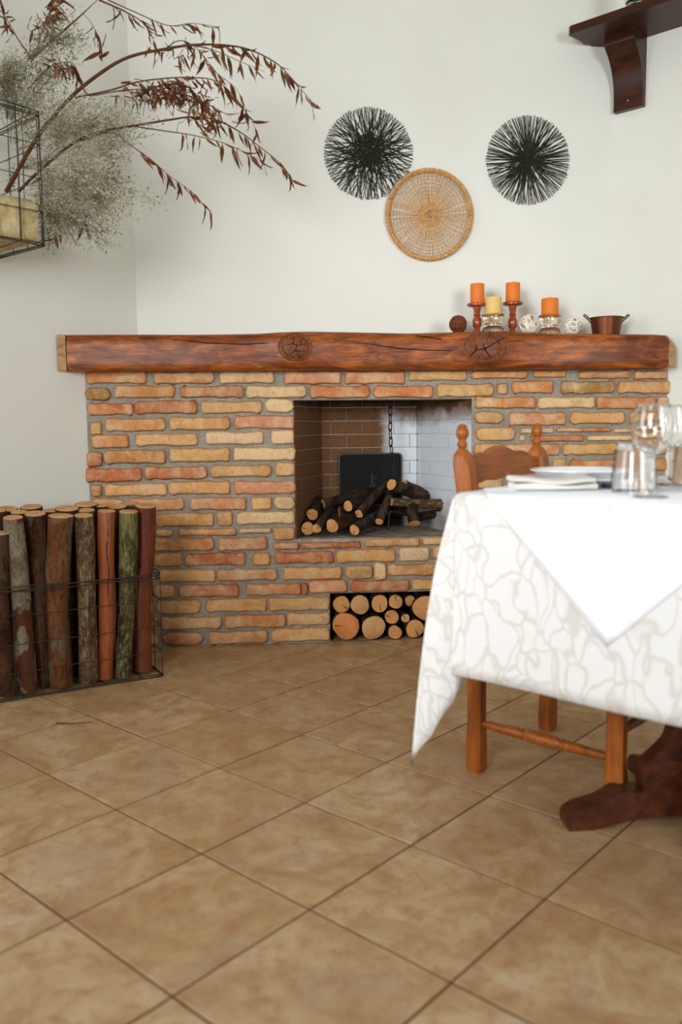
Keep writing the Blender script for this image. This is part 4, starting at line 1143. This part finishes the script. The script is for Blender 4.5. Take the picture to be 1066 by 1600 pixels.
CORN = [(0, 0, 0), (.08, .03, .018), (.16, .036, .022), (.27, .0, .018), (.38, -.045, -.008), (.5, -.084, -.056), (.62, -.05, -.06), (.75, .0, -.025), (.88, .012, -.004), (1, 0, 0)]


def corner_curve(t):
    for (a, x0, y0), (b, x1, y1) in zip(CORN, CORN[1:]):
        if t <= b:
            q = (t - a) / (b - a); q = q * q * (3 - 2 * q); return x0 + (x1 - x0) * q, y0 + (y1 - y0) * q
    return CORN[-1][1:]


_q1 = on_z(742, 1203, 0); _q2 = on_z(858, 1140, 0); CH0 = (_q1 - TC).dot(V) - .05; CH1 = (_q2 - TC).dot(V) + .05
NR_ = 16; cols = []; uvs = []
def side_frame(k):      # outward normal and running direction of side k (counter-clockwise, starting with the near side -y)
    a = -pi / 2 + k * pi / 2; return Vector((cos(a), sin(a), 0)), Vector((-sin(a), cos(a), 0))
for k in range(4):
    nrm, run = side_frame(k)
    for i in range(25):
        s = -HSD + SIDE * i / 24; col = []; uv = []
        for j in range(NR_):
            d = HEM * j / (NR_ - 1); d = d if j > 2 else (0, .006, .018)[j]
            endf = min(1, (HSD - abs(s)) / .08)
            z = ZTB + .004 - (0 if j == 0 else d); o_ = HSD + flare(s + k * 2.1, d) * (1 if j else .35)
            if k == 3 and CH0 < -s < CH1 and z < .474: o_ += (.474 - z) * .95; z = .474
            col.append(run * s + nrm * o_ + Vector((0, 0, z))); uv.append((run * s + nrm * (HSD + d)).to_2d())
        cols.append(col); uvs.append(uv)
    n2, r2 = side_frame((k + 1) % 4)
    cbase = run * HSD + nrm * HSD
    for i in range(1, 24):                       # corner fan
        t = i / 24; th = t * pi / 2; rm = HEM / max(cos(th), sin(th)) * (1 + .09 * sin(pi * t) ** 2); cx, cy = corner_curve(1 - t)
        # corner_curve is written for the near-left corner: x along run of next side, mirrored here
        col = []; uv = []
        for j in range(NR_):
            r = rm * j / (NR_ - 1); r = r if j > 2 else (0, .006, .018)[j]
            kf_ = .98 * (1 - math.exp(-r / .30))
            off = (r2 * cx + (-nrm) * 0) * 0 + (-n2) * (-cy * -1) * 0
            # ridge direction is outward: along n2 for |cx|, along nrm for |cy|
            off = n2 * (-cy) * kf_ + nrm * (-cx) * kf_ if k != 3 else n2 * (-cx) * kf_ + nrm * (-cy) * kf_
            fl0 = flare(HSD + k * 2.1, r) * (1 - t); fl1 = flare(-HSD + ((k + 1) % 4) * 2.1, r) * t
            jj = 1 if j else .35
            z = ZTB + .004 - (0 if j == 0 else r * (1 - .018 * sin(pi * t)))
            col.append(cbase + off + nrm * fl0 * jj + n2 * fl1 * jj + Vector((0, 0, z))); uv.append((cbase + nrm * r * cos(th) + n2 * r * sin(th)).to_2d())
        cols.append(col); uvs.append(uv)
NC = len(cols)
verts = [p for c in cols for p in c]; fuv = [q for c in uvs for q in c]
faces = [(i * NR_ + j, ((i + 1) % NC) * NR_ + j, ((i + 1) % NC) * NR_ + j + 1, i * NR_ + j + 1) for i in range(NC) for j in range(NR_ - 1)]
top_i = [i * NR_ for i in range(NC)]; ci = len(verts); verts.append(Vector((0, 0, ZTB + .004))); fuv.append(Vector((0, 0)))
faces += [(top_i[i], top_i[(i + 1) % NC], ci) for i in range(NC)]


def cloth_obj(name, verts, faces, fuv, mat):
    me = bpy.data.meshes.new(name); me.from_pydata([tuple(v) for v in verts], [], faces); me.materials.append(mat)
    ul = me.uv_layers.new(name='UVMap')
    for l in me.loops: ul.data[l.index].uv = fuv[l.vertex_index]
    bm = bmesh.new(); bm.from_mesh(me); bmesh.ops.recalc_face_normals(bm, faces=bm.faces); bm.to_mesh(me); bm.free()
    me.polygons.foreach_set('use_smooth', [True] * len(me.polygons)); me.set_sharp_from_angle(angle=radians(65))
    o = put(name, me); o.location = TC; o.rotation_euler = (0, 0, -pi / 4)
    md = o.modifiers.new('thickness', 'SOLIDIFY'); md.thickness = .0012; md.offset = -1
    return o


tag(cloth_obj('tablecloth', verts, faces, fuv, M_DAMASK), 'ivory damask tablecloth with a petal pattern draped to a hanging corner', 'tablecloth')
# white overlay laid cornerwise: its points hang at the middle of the sides
HD = .69; ed = HD - HSD                           # overlay half diagonal, half width where it crosses the table edge
verts = []; faces = []; fuv = []; zt_ = ZTB + .0065
E_ = HD - HSD
octo = []
for k in range(4):
    nrm, run = side_frame(k)
    n = 20; base = len(verts)
    for i in range(n + 1):
        s = -E_ + 2 * E_ * i / n; dmax = max(0, E_ - abs(s)); s += (-.035, 0, .035, 0)[k]
        for j in range(12):
            d = dmax * j / 11
            z = zt_ - (0 if j == 0 else d); o_ = HSD + (flare(s + k * 2.1, d) + .003) * (1 if j else .6)
            verts.append(run * s + nrm * o_ + Vector((0, 0, z))); fuv.append((s, d))
    faces += [(base + i * 12 + j, base + (i + 1) * 12 + j, base + (i + 1) * 12 + j + 1, base + i * 12 + j + 1) for i in range(n) for j in range(11)]
    octo += [base + i * 12 for i in range(n + 1)]
ci = len(verts); verts.append(Vector((0, 0, zt_))); fuv.append((0, 0))
faces += [(octo[i], octo[(i + 1) % len(octo)], ci) for i in range(len(octo))]
ov = cloth_obj('table_overlay', verts, faces, fuv, M_WHITE); tag(ov, 'plain white overlay cloth laid cornerwise with its point hanging down the front', 'tablecloth')
ZC = zt_ + .001

# ------------------------------------------------------------------ things on the table
def tpt(px, py): return on_z(px, py, ZC)


# napkin
a = tpt(808, 767.5); b = tpt(936, 766.5); nd = (b - a); nL_ = nd.length; nd.normalize(); nb = Vector((-nd.y, nd.x, 0))
nap = empty('napkin', (a + b) / 2 + nb * .06, atan2(nd.y, nd.x), 'folded white cotton napkin lying in front of the plate', 'napkin')
m = MB(); hw_ = nL_ / 2
for li, (zz, th, dx) in enumerate(((0, .014, 0), (.0132, .0125, -.004))):
    nx_, ny_ = 14, 10
    def cross(i):
        x = -hw_ + 2 * hw_ * i / (nx_ - 1); t = i / (nx_ - 1); lift = .003 * (1 - t) ** 3 * li + .003 * sin(t * 7 + li)
        ring = []
        for k in range(12):
            a_ = 2 * pi * k / 12; yy = .055 * (abs(cos(a_)) ** .5) * math.copysign(1, cos(a_)); z_ = th / 2 * (abs(sin(a_)) ** .7) * math.copysign(1, sin(a_))
            ring.append(Vector((x + dx, yy + .003 * sin(t * 9), zz + th / 2 + z_ + (lift if z_ > 0 or li else 0) * (1 if cos(a_) < .2 else .8))))
        return ring
    R = [cross(i) for i in range(nx_)]
    m.add([v for r in R for v in r], [(i * 12 + k, i * 12 + (k + 1) % 12, (i + 1) * 12 + (k + 1) % 12, (i + 1) * 12 + k) for i in range(nx_ - 1) for k in range(12)] + [tuple(range(12))[::-1], tuple((nx_ - 1) * 12 + k for k in range(12))])
m.build('folded_cloth', M_NAP, nap, 60)
# plates
pc = tpt(905, 757); 
for i, (r, z, lab) in enumerate(((.135, 0, 'white dinner plate under the soup plate behind the napkin'), (.118, .009, 'grey-white soup plate stacked on the dinner plate'))):
    p = tag(MB().lathe([(.002, .0), (r * .6, .0), (r * .66, .004), (r * .95, .016 + i * .009), (r, .018 + i * .009), (r * .995, .0205 + i * .009), (r * .93, .0195 + i * .009), (r * .64, .007), (.002, .005)], 48).build('plate', M_PORC, None, 60), lab, 'plate', 'plates on the table')
    p.location = pc + Vector((0, 0, z))
# knife
ka, kb = tpt(940, 763), tpt(985, 764.5)
kn = empty('knife', ka, atan2((kb - ka).y, (kb - ka).x), 'table knife with a dark handle beside the napkin', 'knife'); L_ = .2
m = MB(); m.tube(resample([(0.0, 0, .006), (.03, 0, .006), (.085, 0, .006)], 8), [.0045, .006, .0062, .006, .0058, .0056, .0055, .005], 8); m.build('handle', M_STEEL, kn, 180)
m = MB(); m.box((.084, -.008, .004), (.2, .008, .0062), .0008); m.build('blade', plain('steel_blade', lin(190, 192, 196), .2, 1), kn)
# wine glasses and tumblers


def wine_glass(px, py, label, hgt=.186, rb=.041):
    p = tpt(px, py); o = empty('wine_glass', p, 0, label, 'wine glass', 'wine glasses on the table')
    t = .0016
    m = MB(); outer = [(.031, hgt * .995), (rb * .86, hgt * .93), (rb * .98, hgt * .82), (rb, hgt * .74), (rb * .93, hgt * .62), (rb * .72, hgt * .53), (rb * .38, hgt * .475), (.006, hgt * .455)]
    outer[0] = (rb * .8, hgt)
    inner = [(max(.0006, r - t), z + (0 if i == 0 else t * (1.2 if r < .02 else .3))) for i, (r, z) in enumerate(outer)]
    m.lathe(outer[::-1] + inner, 40); m.build('bowl', M_GLASS, o, 80)
    m = MB(); m.lathe([(.0055, hgt * .452), (.0085, hgt * .43), (.005, hgt * .40), (.0075, hgt * .36), (.0048, hgt * .31), (.0045, hgt * .15), (.006, hgt * .07), (.012, .006)], 20); m.build('stem', M_GLASS, o, 60)
    m = MB(); m.lathe([(.012, .0058), (.026, .003), (.0335, .002), (.034, .0008), (.033, 0), (.002, 0)], 36); m.build('foot', M_GLASS, o, 60)
    return o


wine_glass(1017, 776.5, 'stemmed wine glass in front, beside the upturned tumbler')
wine_glass(1048, 757.5, 'stemmed wine glass farther back, behind the first wine glass', .19, .042)


def tumbler(px, py, label, up=False):
    p = tpt(px, py); o = empty('cut_glass_tumbler', p, .3, label, 'tumbler', 'cut-glass tumblers on the table'); o.scale = (1.14, 1.14, 1.05)
    n = 24; H_ = .102; m = MB()
    pr = [(.040, 0), (.0402, .004), (.0385, .03), (.036, .06), (.033, .088), (.031, .098), (.028, H_), (.010, H_ - .001)]
    vs = []
    for q in range(14):
        z = H_ * q / 13; r = interp([(0, .040), (.03, .0385), (.06, .036), (.088, .033), (.098, .031), (H_, .027)], z)
        for i in range(n):
            a = 2 * pi * i / n; bumpv = .0034 * ((i + q) % 2) if 1 < q < 12 else 0; vs.append(((r + bumpv) * cos(a), (r + bumpv) * sin(a), z))
    fs = [(j * n + i, j * n + (i + 1) % n, (j + 1) * n + (i + 1) % n, (j + 1) * n + i) for j in range(13) for i in range(n)] + [tuple(13 * n + i for i in range(n))]
    b0 = len(vs)
    for q in range(6):
        z = .086 * (1 - 0) * q / 5; r = interp([(0, .0375), (.06, .033), (.088, .029)], z)
        for i in range(n): a = 2 * pi * i / n; vs.append((r * cos(a), r * sin(a), z))
    fs += [(b0 + j * n + i, b0 + (j + 1) * n + i, b0 + (j + 1) * n + (i + 1) % n, b0 + j * n + (i + 1) % n) for j in range(5) for i in range(n)] + [tuple(b0 + 5 * n + i for i in range(n))[::-1]]
    fs += [(i, b0 + i, b0 + (i + 1) % n, (i + 1) % n) for i in range(n)]
    m.add(vs, fs); m.build('glass_body', M_CRYSTAL, o, 20); return o


tumbler(990, 769, 'upturned cut-glass tumbler beside the knife, nearest the plates')
tumbler(1082, 757, 'upturned cut-glass tumbler at the right edge of the frame, behind the wine glasses')

# ------------------------------------------------------------------ chair tucked under the table
q1 = on_z(742, 1203, 0); q2 = on_z(858, 1140, 0)
cw = (q2 - q1).dot(V); 
chc = (q1 + q2) / 2; cd_ = .395
# chair frame: x = facing direction (towards the table, U), y = V
ch_o = empty('dining_chair', chc + U * cd_ / 2, -pi / 4, 'orange-brown wooden chair with turned finials tucked under the table', 'chair')
hw = cw / 2; bxx = -cd_ / 2; lt = .021


def sqtube(m, path, half, ch=.006):
    """square-section member with chamfered edges; path of (x, y, z)"""
    vs = []; N = len(path); hs = half if isinstance(half, list) else [half] * N
    for (x, y, z), h in zip(path, hs):
        for sx, sy in ((1, 1), (-1, 1), (-1, -1), (1, -1)):
            c_2 = min(ch, h * .6)
            pp = [(sx * h, sy * (h - c_2)), (sx * (h - c_2), sy * h)]
            if sx * sy < 0: pp = pp[::-1]
            for a, b in pp: vs.append((x + a, y + b, z))
    m.add(vs, [(i * 8 + k, i * 8 + (k + 1) % 8, (i + 1) * 8 + (k + 1) % 8, (i + 1) * 8 + k) for i in range(N - 1) for k in range(8)] + [tuple(range(8))[::-1], tuple((N - 1) * 8 + k for k in range(8))])


for sy in (-1, 1):
    y_ = sy * hw
    m = MB(); sqtube(m, [(bxx, y_, 0), (bxx, y_, .012), (bxx, y_, .09), (bxx, y_, .13), (bxx, y_, .40), (bxx, y_, .47), (bxx - .012, y_, .60), (bxx - .03, y_, .75), (bxx - .045, y_, .845), (bxx - .048, y_, .862), (bxx - .05, y_, .874), (bxx - .051, y_, .882)],
                     [.020, .0235, .0235, .021, .021, .022, .0235, .0245, .0245, .022, .016, .009], .007)
    lg = m.build('back_leg', M_CHAIR, ch_o, 35)
    m = MB(); m.lathe([(.009, 0), (.0105, .003), (.0135, .011), (.0135, .015), (.010, .023), (.0095, .026), (.0145, .032), (.0172, .041), (.0165, .05), (.012, .060), (.0105, .064), (.007, .067), (.001, .068)], 24, (bxx - .051, y_, .88)); m.build('finial', M_CHAIR, lg, 60)
    m = MB(); sqtube(m, [(-bxx, y_, 0), (-bxx, y_, .012), (-bxx, y_, .09), (-bxx, y_, .13), (-bxx, y_, .38), (-bxx, y_, .44)], [.020, .0235, .0235, .021, .021, .022], .007); m.build('front_leg', M_CHAIR, ch_o, 35)
    L_ = cd_ - .036; x0 = bxx + .018
    m = MB(); pr = [(.0085, 0), (.010, .02), (.0135, .27), (.0145, .30), (.011, .325), (.0145, .335), (.0145, .345), (.011, .355), (.0155, .39), (.0165, .5)]
    pr = pr + [(r, 1 - t) for r, t in pr[::-1][1:]]
    Mx = Matrix(((0, 0, 1), (1, 0, 0), (0, 1, 0)))
    m.lathe([(r, t * L_) for r, t in pr], 16, (x0, y_, .137), M=Mx); m.build('side_stretcher', M_CHAIRX, ch_o, 60)
    m = MB(); m.box((bxx + .018, y_ - .011, .395), (-bxx - .018, y_ + .011, .44), .003); m.build('seat_rail', M_CHAIRX, ch_o)
m = MB(); m.lathe([(r, t * (cw - .036)) for r, t in pr], 16, (-bxx, -hw + .018, .2), M=Matrix(((1, 0, 0), (0, 0, 1), (0, 1, 0)))); m.build('front_stretcher', M_CHAIRX, ch_o, 60)
m = MB(); m.box((bxx - .012, -hw + .024, .44), (-bxx + .03, hw - .024, .462), .006); m.box((bxx + .03, -hw - .025, .44), (-bxx + .03, hw + .025, .4618), .006); m.build('seat', M_CHAIRX, ch_o)
# scalloped crest rail between the posts
n = 40; topl = []; botl = []
TOPS = [(0, .0), (.1, .018), (.16, .027), (.24, .031), (.30, .029), (.34, .034), (.42, .043), (.5, .046), (.58, .043), (.66, .034), (.70, .029), (.76, .031), (.84, .027), (.9, .018), (1, 0)]
BOTS = [(0, .006), (.1, .002), (.22, .008), (.35, .004), (.5, .009), (.65, .004), (.78, .008), (.9, .002), (1, .006)]
for zoff, tops, bots, h0, h1, nm in ((0, TOPS, BOTS, .785, .838, 'crest_rail'), (-.2, [(0, 0), (.5, .012), (1, 0)], BOTS, .785, .82, 'lower_back_rail')):
    ol = [(-hw + .02 + (cw - .04) * i / n, h1 + interp(tops, i / n)) for i in range(n + 1)] + [(-hw + .02 + (cw - .04) * i / n, h0 + interp(bots, i / n)) for i in range(n, -1, -1)]
    xb = bxx - .034 if zoff == 0 else bxx - .016
    m = MB(); m.prism(ol, -.010, .010, lambda a, b, t: Vector((xb + t - .16 * (b - .8) - .018 * (1 - (a / hw) ** 2), a, b + zoff))); m.build(nm, M_CHAIRX, ch_o, 40)

# ------------------------------------------------------------------ dried arrangement in a wire basket on the left wall
YPL = 3.03
oc_t = on_y(60, 174, YPL); oc_b = on_y(57, 384, YPL)
hang = 0.33; lnb = .42
hb = empty('hanging_wire_basket', oc_b, 0, 'dark wire grid basket hung on the left wall with dried branches in it', 'basket'); HO = Vector(hb.location)
hz0, hz1 = oc_b.z, oc_t.z
hp_ = lambda s, d, z: Vector((oc_t.x, oc_t.y, 0)) + LD * s - U * d + Vector((0, 0, z)) - HO      # s along the wall towards the camera, d towards the wall
dw = ((Vector((oc_t.x, oc_t.y, 0)) - A).dot(U)) - .012
HL = lambda z: [hp_(0, 0, z), hp_(lnb, 0, z), hp_(lnb, dw, z), hp_(0, dw, z), hp_(0, 0, z)]
M_DW = plain('dark_wire', lin(70, 66, 58), .6, .6)
for j in range(3): wire('rim_wire', HL(hz1 - .008 * j), .0022, 40, .006, 100 + j, hb, M_DW)
for j in range(2): wire('base_wire', HL(hz0 + .008 * j), .0022, 40, .006, 110 + j, hb, M_DW)
for j in range(1, 4): wire('cross_wire', HL(hz0 + (hz1 - hz0) * j / 4), .0017, 40, .004, 120 + j, hb, M_DW)
for j in range(6): wire('upright_wire', [hp_(lnb * j / 5, 0, hz0), hp_(lnb * j / 5, 0, hz1)], .003, 8, .004, 130 + j, hb, M_DW)
for j in range(4):
    wire('upright_wire', [hp_(0, dw * (j + .15) / 4, hz0), hp_(0, dw * (j + .15) / 4, hz1)], .002, 8, .004, 140 + j, hb, M_DW)
for j in range(6): wire('floor_wire', [hp_(lnb * j / 5 + .01, 0, hz0), hp_(lnb * j / 5 + .01, dw, hz0)], .002, 6, .002, 150 + j, hb, M_DW)
# straw-wrapped block the stems are stuck in
M_BUR = NT('burlap', .95); _v = M_BUR.coord(); M_BUR.col(M_BUR.ramp(M_BUR.noise(_v, 30, 5, .7), [(.3, lin(176, 152, 100)), (.7, lin(222, 206, 164))])); M_BUR.bump(M_BUR.noise(_v, 150, 4), .6, .006); M_BUR = M_BUR.m
bz1 = on_y(40, 312, YPL).z
blk = empty('straw_block', hp_(lnb / 2, dw / 2, hz0 + .012) + HO, 0, 'pale straw-covered block in the bottom of the hanging wire basket', 'block')
m = MB(); bx0 = Vector(blk.location)
vs = []; nzb = 8
for i in range(nzb):
    z = hz0 + .008 + (bz1 - hz0 - .008) * i / (nzb - 1); e = .012 if 0 < i < nzb - 1 else .028
    ring = []
    for (s0_, d0_), (s1_, d1_) in zip(((e, e), (lnb - e, e), (lnb - e, dw - e), (e, dw - e)), ((lnb - e, e), (lnb - e, dw - e), (e, dw - e), (e, e))):
        for q in range(6):
            t = q / 6; p = hp_(s0_ + (s1_ - s0_) * t, d0_ + (d1_ - d0_) * t, z) + HO; ring.append(p + Vector((noise.noise(p * 12), noise.noise(p * 12 + Vector((7, 0, 0))), 0)) * .008 - bx0)
    vs += ring
m.add(vs, [(i * 24 + k, i * 24 + (k + 1) % 24, (i + 1) * 24 + (k + 1) % 24, (i + 1) * 24 + k) for i in range(nzb - 1) for k in range(24)] + [tuple(range(24))[::-1], tuple((nzb - 1) * 24 + k for k in range(24))])
m.build('straw_wrap', M_BUR, blk, 60)
# the arrangement
arr = empty('dried_arrangement', hp_(.12, dw * .4, bz1 - HO.z + HO.z) + HO, 0, 'dried arrangement of rust-brown leafy branches and grey-green filler sprays', 'dried plant')
arr.location = Vector((hp_(.12, dw * .4, 0) + HO).xy.to_3d()) + Vector((0, 0, bz1)); AO = Vector(arr.location)
Q = 500 / 1066.0
lm = MB(); lsh = [(0, 0), (.12, .35), (.3, .95), (.5, 1), (.75, .6), (.92, .2), (1, 0)]
LV = [Vector((0, 0, 0))]
for t, w in lsh[1:-1]:
    zb_ = -.35 * t * t
    LV += [Vector((t, w * .105, zb_)), Vector((t, 0, zb_ - .03)), Vector((t, -w * .105, zb_ + .03 * sin(t * 9)))]
LV.append(Vector((1, .03, -.42)))
lf = [(0, 1, 2), (0, 2, 3)]
for i in range(4):
    b_ = 1 + 3 * i; lf += [(b_, b_ + 3, b_ + 4, b_ + 1), (b_ + 1, b_ + 4, b_ + 5, b_ + 2)]
lf += [(13, 16, 14), (14, 16, 15)]
leaf_me = MB().add(LV, lf).mesh('leaf', M_LEAF, 180)
rr = random.Random(21)


def branch(pxs, ys, r0, leaves, lr=(.3, 1.0), r1=.0007, size=(.042, .074), hang_=.8, sub=()):
    N = max(12, len(pxs) * 4)
    pts = [on_y(a * Q, b * Q, YPL + y) for (a, b), y in zip(pxs, [ys[0] + (ys[1] - ys[0]) * i / (len(pxs) - 1) for i in range(len(pxs))])]
    P = resample(pts, N); m = MB(); m.tube([p - AO for p in P], [r0 + (r1 - r0) * i / (N - 1) for i in range(N)], 6)
    br = m.build('branch', M_STEM, arr, 180)
    for i in range(leaves):
        t = lr[0] + (lr[1] - lr[0]) * ((i + rr.uniform(0, 1)) / leaves); f = t * (N - 1); k = min(int(f), N - 2); p = P[k].lerp(P[k + 1], f - k); tn = (P[k + 1] - P[k]).normalized()
        d = (tn * rr.uniform(.1, .9) + Vector((0, 0, -1)) * hang_ * rr.uniform(.4, 1.3) + Vector((rr.uniform(-1, 1), rr.uniform(-1, 1), rr.uniform(-.6, .6))) * .5).normalized()
        x, y_, _ = frame_of(d, (rr.uniform(-1, 1), rr.uniform(-1, 1), rr.uniform(-1, 1))); L_ = rr.uniform(*size)
        if rr.random() < .5: x, y_ = -y_, x
        o = put('leaf', leaf_me, br); M = Matrix(((d.x, x.x, y_.x, 0), (d.y, x.y, y_.y, 0), (d.z, x.z, y_.z, 0), (0, 0, 0, 1))) @ Matrix.Diagonal((L_, L_ * rr.uniform(.6, 1.2), L_ * rr.uniform(.6, 1.8), 1))
        M.translation = p - AO; o.matrix_local = M


branch([(20, 640), (120, 465), (230, 330), (340, 240), (430, 190), (540, 165), (640, 150), (740, 150), (830, 165), (920, 210), (980, 270), (1040, 340)], (.05, -.1), .0075, 30, (.55, 1))
branch([(60, 640), (120, 580), (240, 480), (330, 440), (440, 420), (560, 400), (640, 390), (720, 400), (800, 440), (880, 500), (940, 550), (975, 600)], (.05, .05), .0055, 24, (.5, 1))
branch([(440, 420), (540, 435), (640, 450), (740, 475), (820, 510), (880, 540)], (.02, .1), .0022, 16, (.3, 1))
branch([(270, 470), (370, 440), (430, 480), (500, 530), (570, 590), (640, 640), (700, 705)], (.0, .12), .0022, 15, (.4, 1))
branch([(110, 190), (180, 130), (260, 60), (330, -5)], (.05, 0), .006, 0)
branch([(330, 0), (420, 40), (480, 80), (520, 150)], (.0, .0), .003, 14, (.1, 1))
branch([(360, 0), (460, 45), (560, 85), (640, 78), (730, 90)], (.0, -.05), .002, 12, (.3, 1))
branch([(250, 325), (370, 300), (450, 275), (540, 262), (640, 258), (720, 270), (780, 320), (830, 390), (858, 440)], (.05, 0), .003, 30, (.25, 1))
branch([(300, 320), (420, 300), (520, 300), (600, 310), (680, 340), (770, 390)], (.02, -.05), .002, 30, (.25, .9))
branch([(430, 330), (520, 290), (580, 270), (640, 300), (700, 380)], (.02, .08), .002, 24, (.3, 1))
branch([(540, 170), (600, 135), (660, 165), (720, 240), (790, 300), (830, 390)], (0, -.02), .0016, 15, (.2, 1))
branch([(640, 150), (720, 170), (800, 205), (880, 238)], (0, -.06), .0016, 9, (.2, .9))
branch([(340, 200), (330, 130), (300, 70), (270, 40)], (.05, .05), .0016, 11, (0, .6))
branch([(120, 190), (140, 100), (170, 30), (190, -10)], (.1, .1), .003, 22, (.4, 1), hang_=.5)
branch([(110, 200), (60, 130), (20, 60), (-10, 20)], (.0, .0), .003, 14, (.4, 1), hang_=.5)
branch([(90, 300), (170, 220), (240, 210), (260, 250)], (.0, .05), .002, 14, (.3, 1))
branch([(110, 815), (160, 790), (240, 750), (300, 735)], (.0, .1), .002, 8, (.2, 1))
# the thickest tangle of small leaves in the middle of the branches
m = MB()
for cx, cy, sx, sy, n in ((580, 300, 75, 34, 110), (470, 312, 70, 26, 55), (650, 335, 50, 40, 46), (600, 170, 90, 24, 40), (700, 400, 50, 40, 34), (150, 60, 40, 45, 34), (180, 215, 50, 26, 30)):
    for i in range(n):
        p = on_y((cx + rr.gauss(0, .6) * sx) * Q, (cy + rr.gauss(0, .6) * sy) * Q, YPL + rr.uniform(-.05, .08)); d = Vector((rr.uniform(-.6, .8), rr.uniform(-.6, .6), rr.uniform(-1.2, .2))).normalized()
        x, y_, _ = frame_of(d, (rr.uniform(-1, 1), rr.uniform(-1, 1), rr.uniform(-1, 1))); L_ = rr.uniform(.03, .058)
        m.add([p - AO + (d * v.x + x * v.y * rr.uniform(.5, 1.0) + y_ * v.z) * L_ for v in LV], lf)
tag(m.build('leaf_tangle', M_LEAF, arr, 180), kind='stuff')
# filler sprays: clouds of tiny grey-green florets on hair-thin stems
SPR = [((120, 560), (250, 560), 150, 110), ((150, 620), (320, 600), 130, 100), ((120, 640), (260, 680), 120, 100), ((130, 560), (360, 480), 130, 85), ((100, 500), (280, 400), 120, 80), ((150, 650), (350, 690), 100, 90), ((80, 480), (150, 340), 120, 90), ((60, 480), (70, 300), 110, 90), ((60, 400), (120, 230), 110, 70), ((40, 400), (30, 230), 80, 80), ((150, 690), (300, 760), 75, 60), ((200, 560), (400, 370), 110, 60), ((200, 640), (430, 640), 60, 80), ((150, 200), (230, 120), 70, 50), ((130, 740), (190, 760), 70, 60)]
for i, (st, cc, rx, ry) in enumerate(SPR):
    y0 = YPL + rr.uniform(-.05, .08); c = on_y(cc[0] * Q, cc[1] * Q, y0); b_ = on_y(st[0] * Q * .6, st[1] * Q, YPL + .05); R1 = rx * Q * YPL / F_PX; R2 = ry * Q * YPL / F_PX
    ms = MB(); mf = MB()
    for j in range(16):
        e = c + Vector((max(-1.7, min(1.7, rr.gauss(0, .6))) * R1, rr.gauss(0, .5) * R1 * .6, max(-1.6, min(1.6, rr.gauss(0, .6))) * R2)); mid = b_.lerp(e, .55) + Vector((0, 0, rr.uniform(.0, .04)))
        pth = resample([b_, mid, e], 9); ms.tube([p - AO for p in pth], .0007, 3, caps=False)
        for q in range(64):
            t = rr.uniform(.55, 1.04); k = min(int(t * 8), 7); p = pth[k].lerp(pth[k + 1], t * 8 - k) + Vector((rr.gauss(0, 1), rr.gauss(0, 1), rr.gauss(0, 1))) * .021 * (1.3 - t * .4)
            s = rr.uniform(.0016, .0042); 
            vs = [p - AO + Vector((rr.uniform(-s, s), rr.uniform(-s, s), rr.uniform(-s, s))) * 1.3 for _ in range(4)]
            mf.add(vs, [(0, 1, 2), (0, 2, 3), (0, 1, 3)])
            if q % 4 == 0: ms.tube([pth[k] - AO, p - AO], .0004, 3, caps=False)
    sp_ = ms.build('filler_spray', M_FILL, arr); tag(mf.build('florets', M_FILL, sp_), kind='stuff')

# ------------------------------------------------------------------ crumbs on the floor
tw = [on_z(88, 1130, .0025), on_z(112, 1130.5, .004), on_z(145, 1128, .0025)]
tag(MB().tube(resample(tw, 8), [.0022, .002, .002, .0018, .0016, .0014, .0012, .001], 6).build('dry_twig', M_STEM, None, 180), 'thin dry twig lying on the floor tiles in front of the log basket', 'twig')
print('tiles', n_t, 'bricks', n_b, 'D', D, 'corner R px', 'ZS', ZS, 'depth', depth, 'zr', zr, 'cw', cw, 'TC', tuple(TC), 'ZM', ZM, 'BDn', tuple(bn))
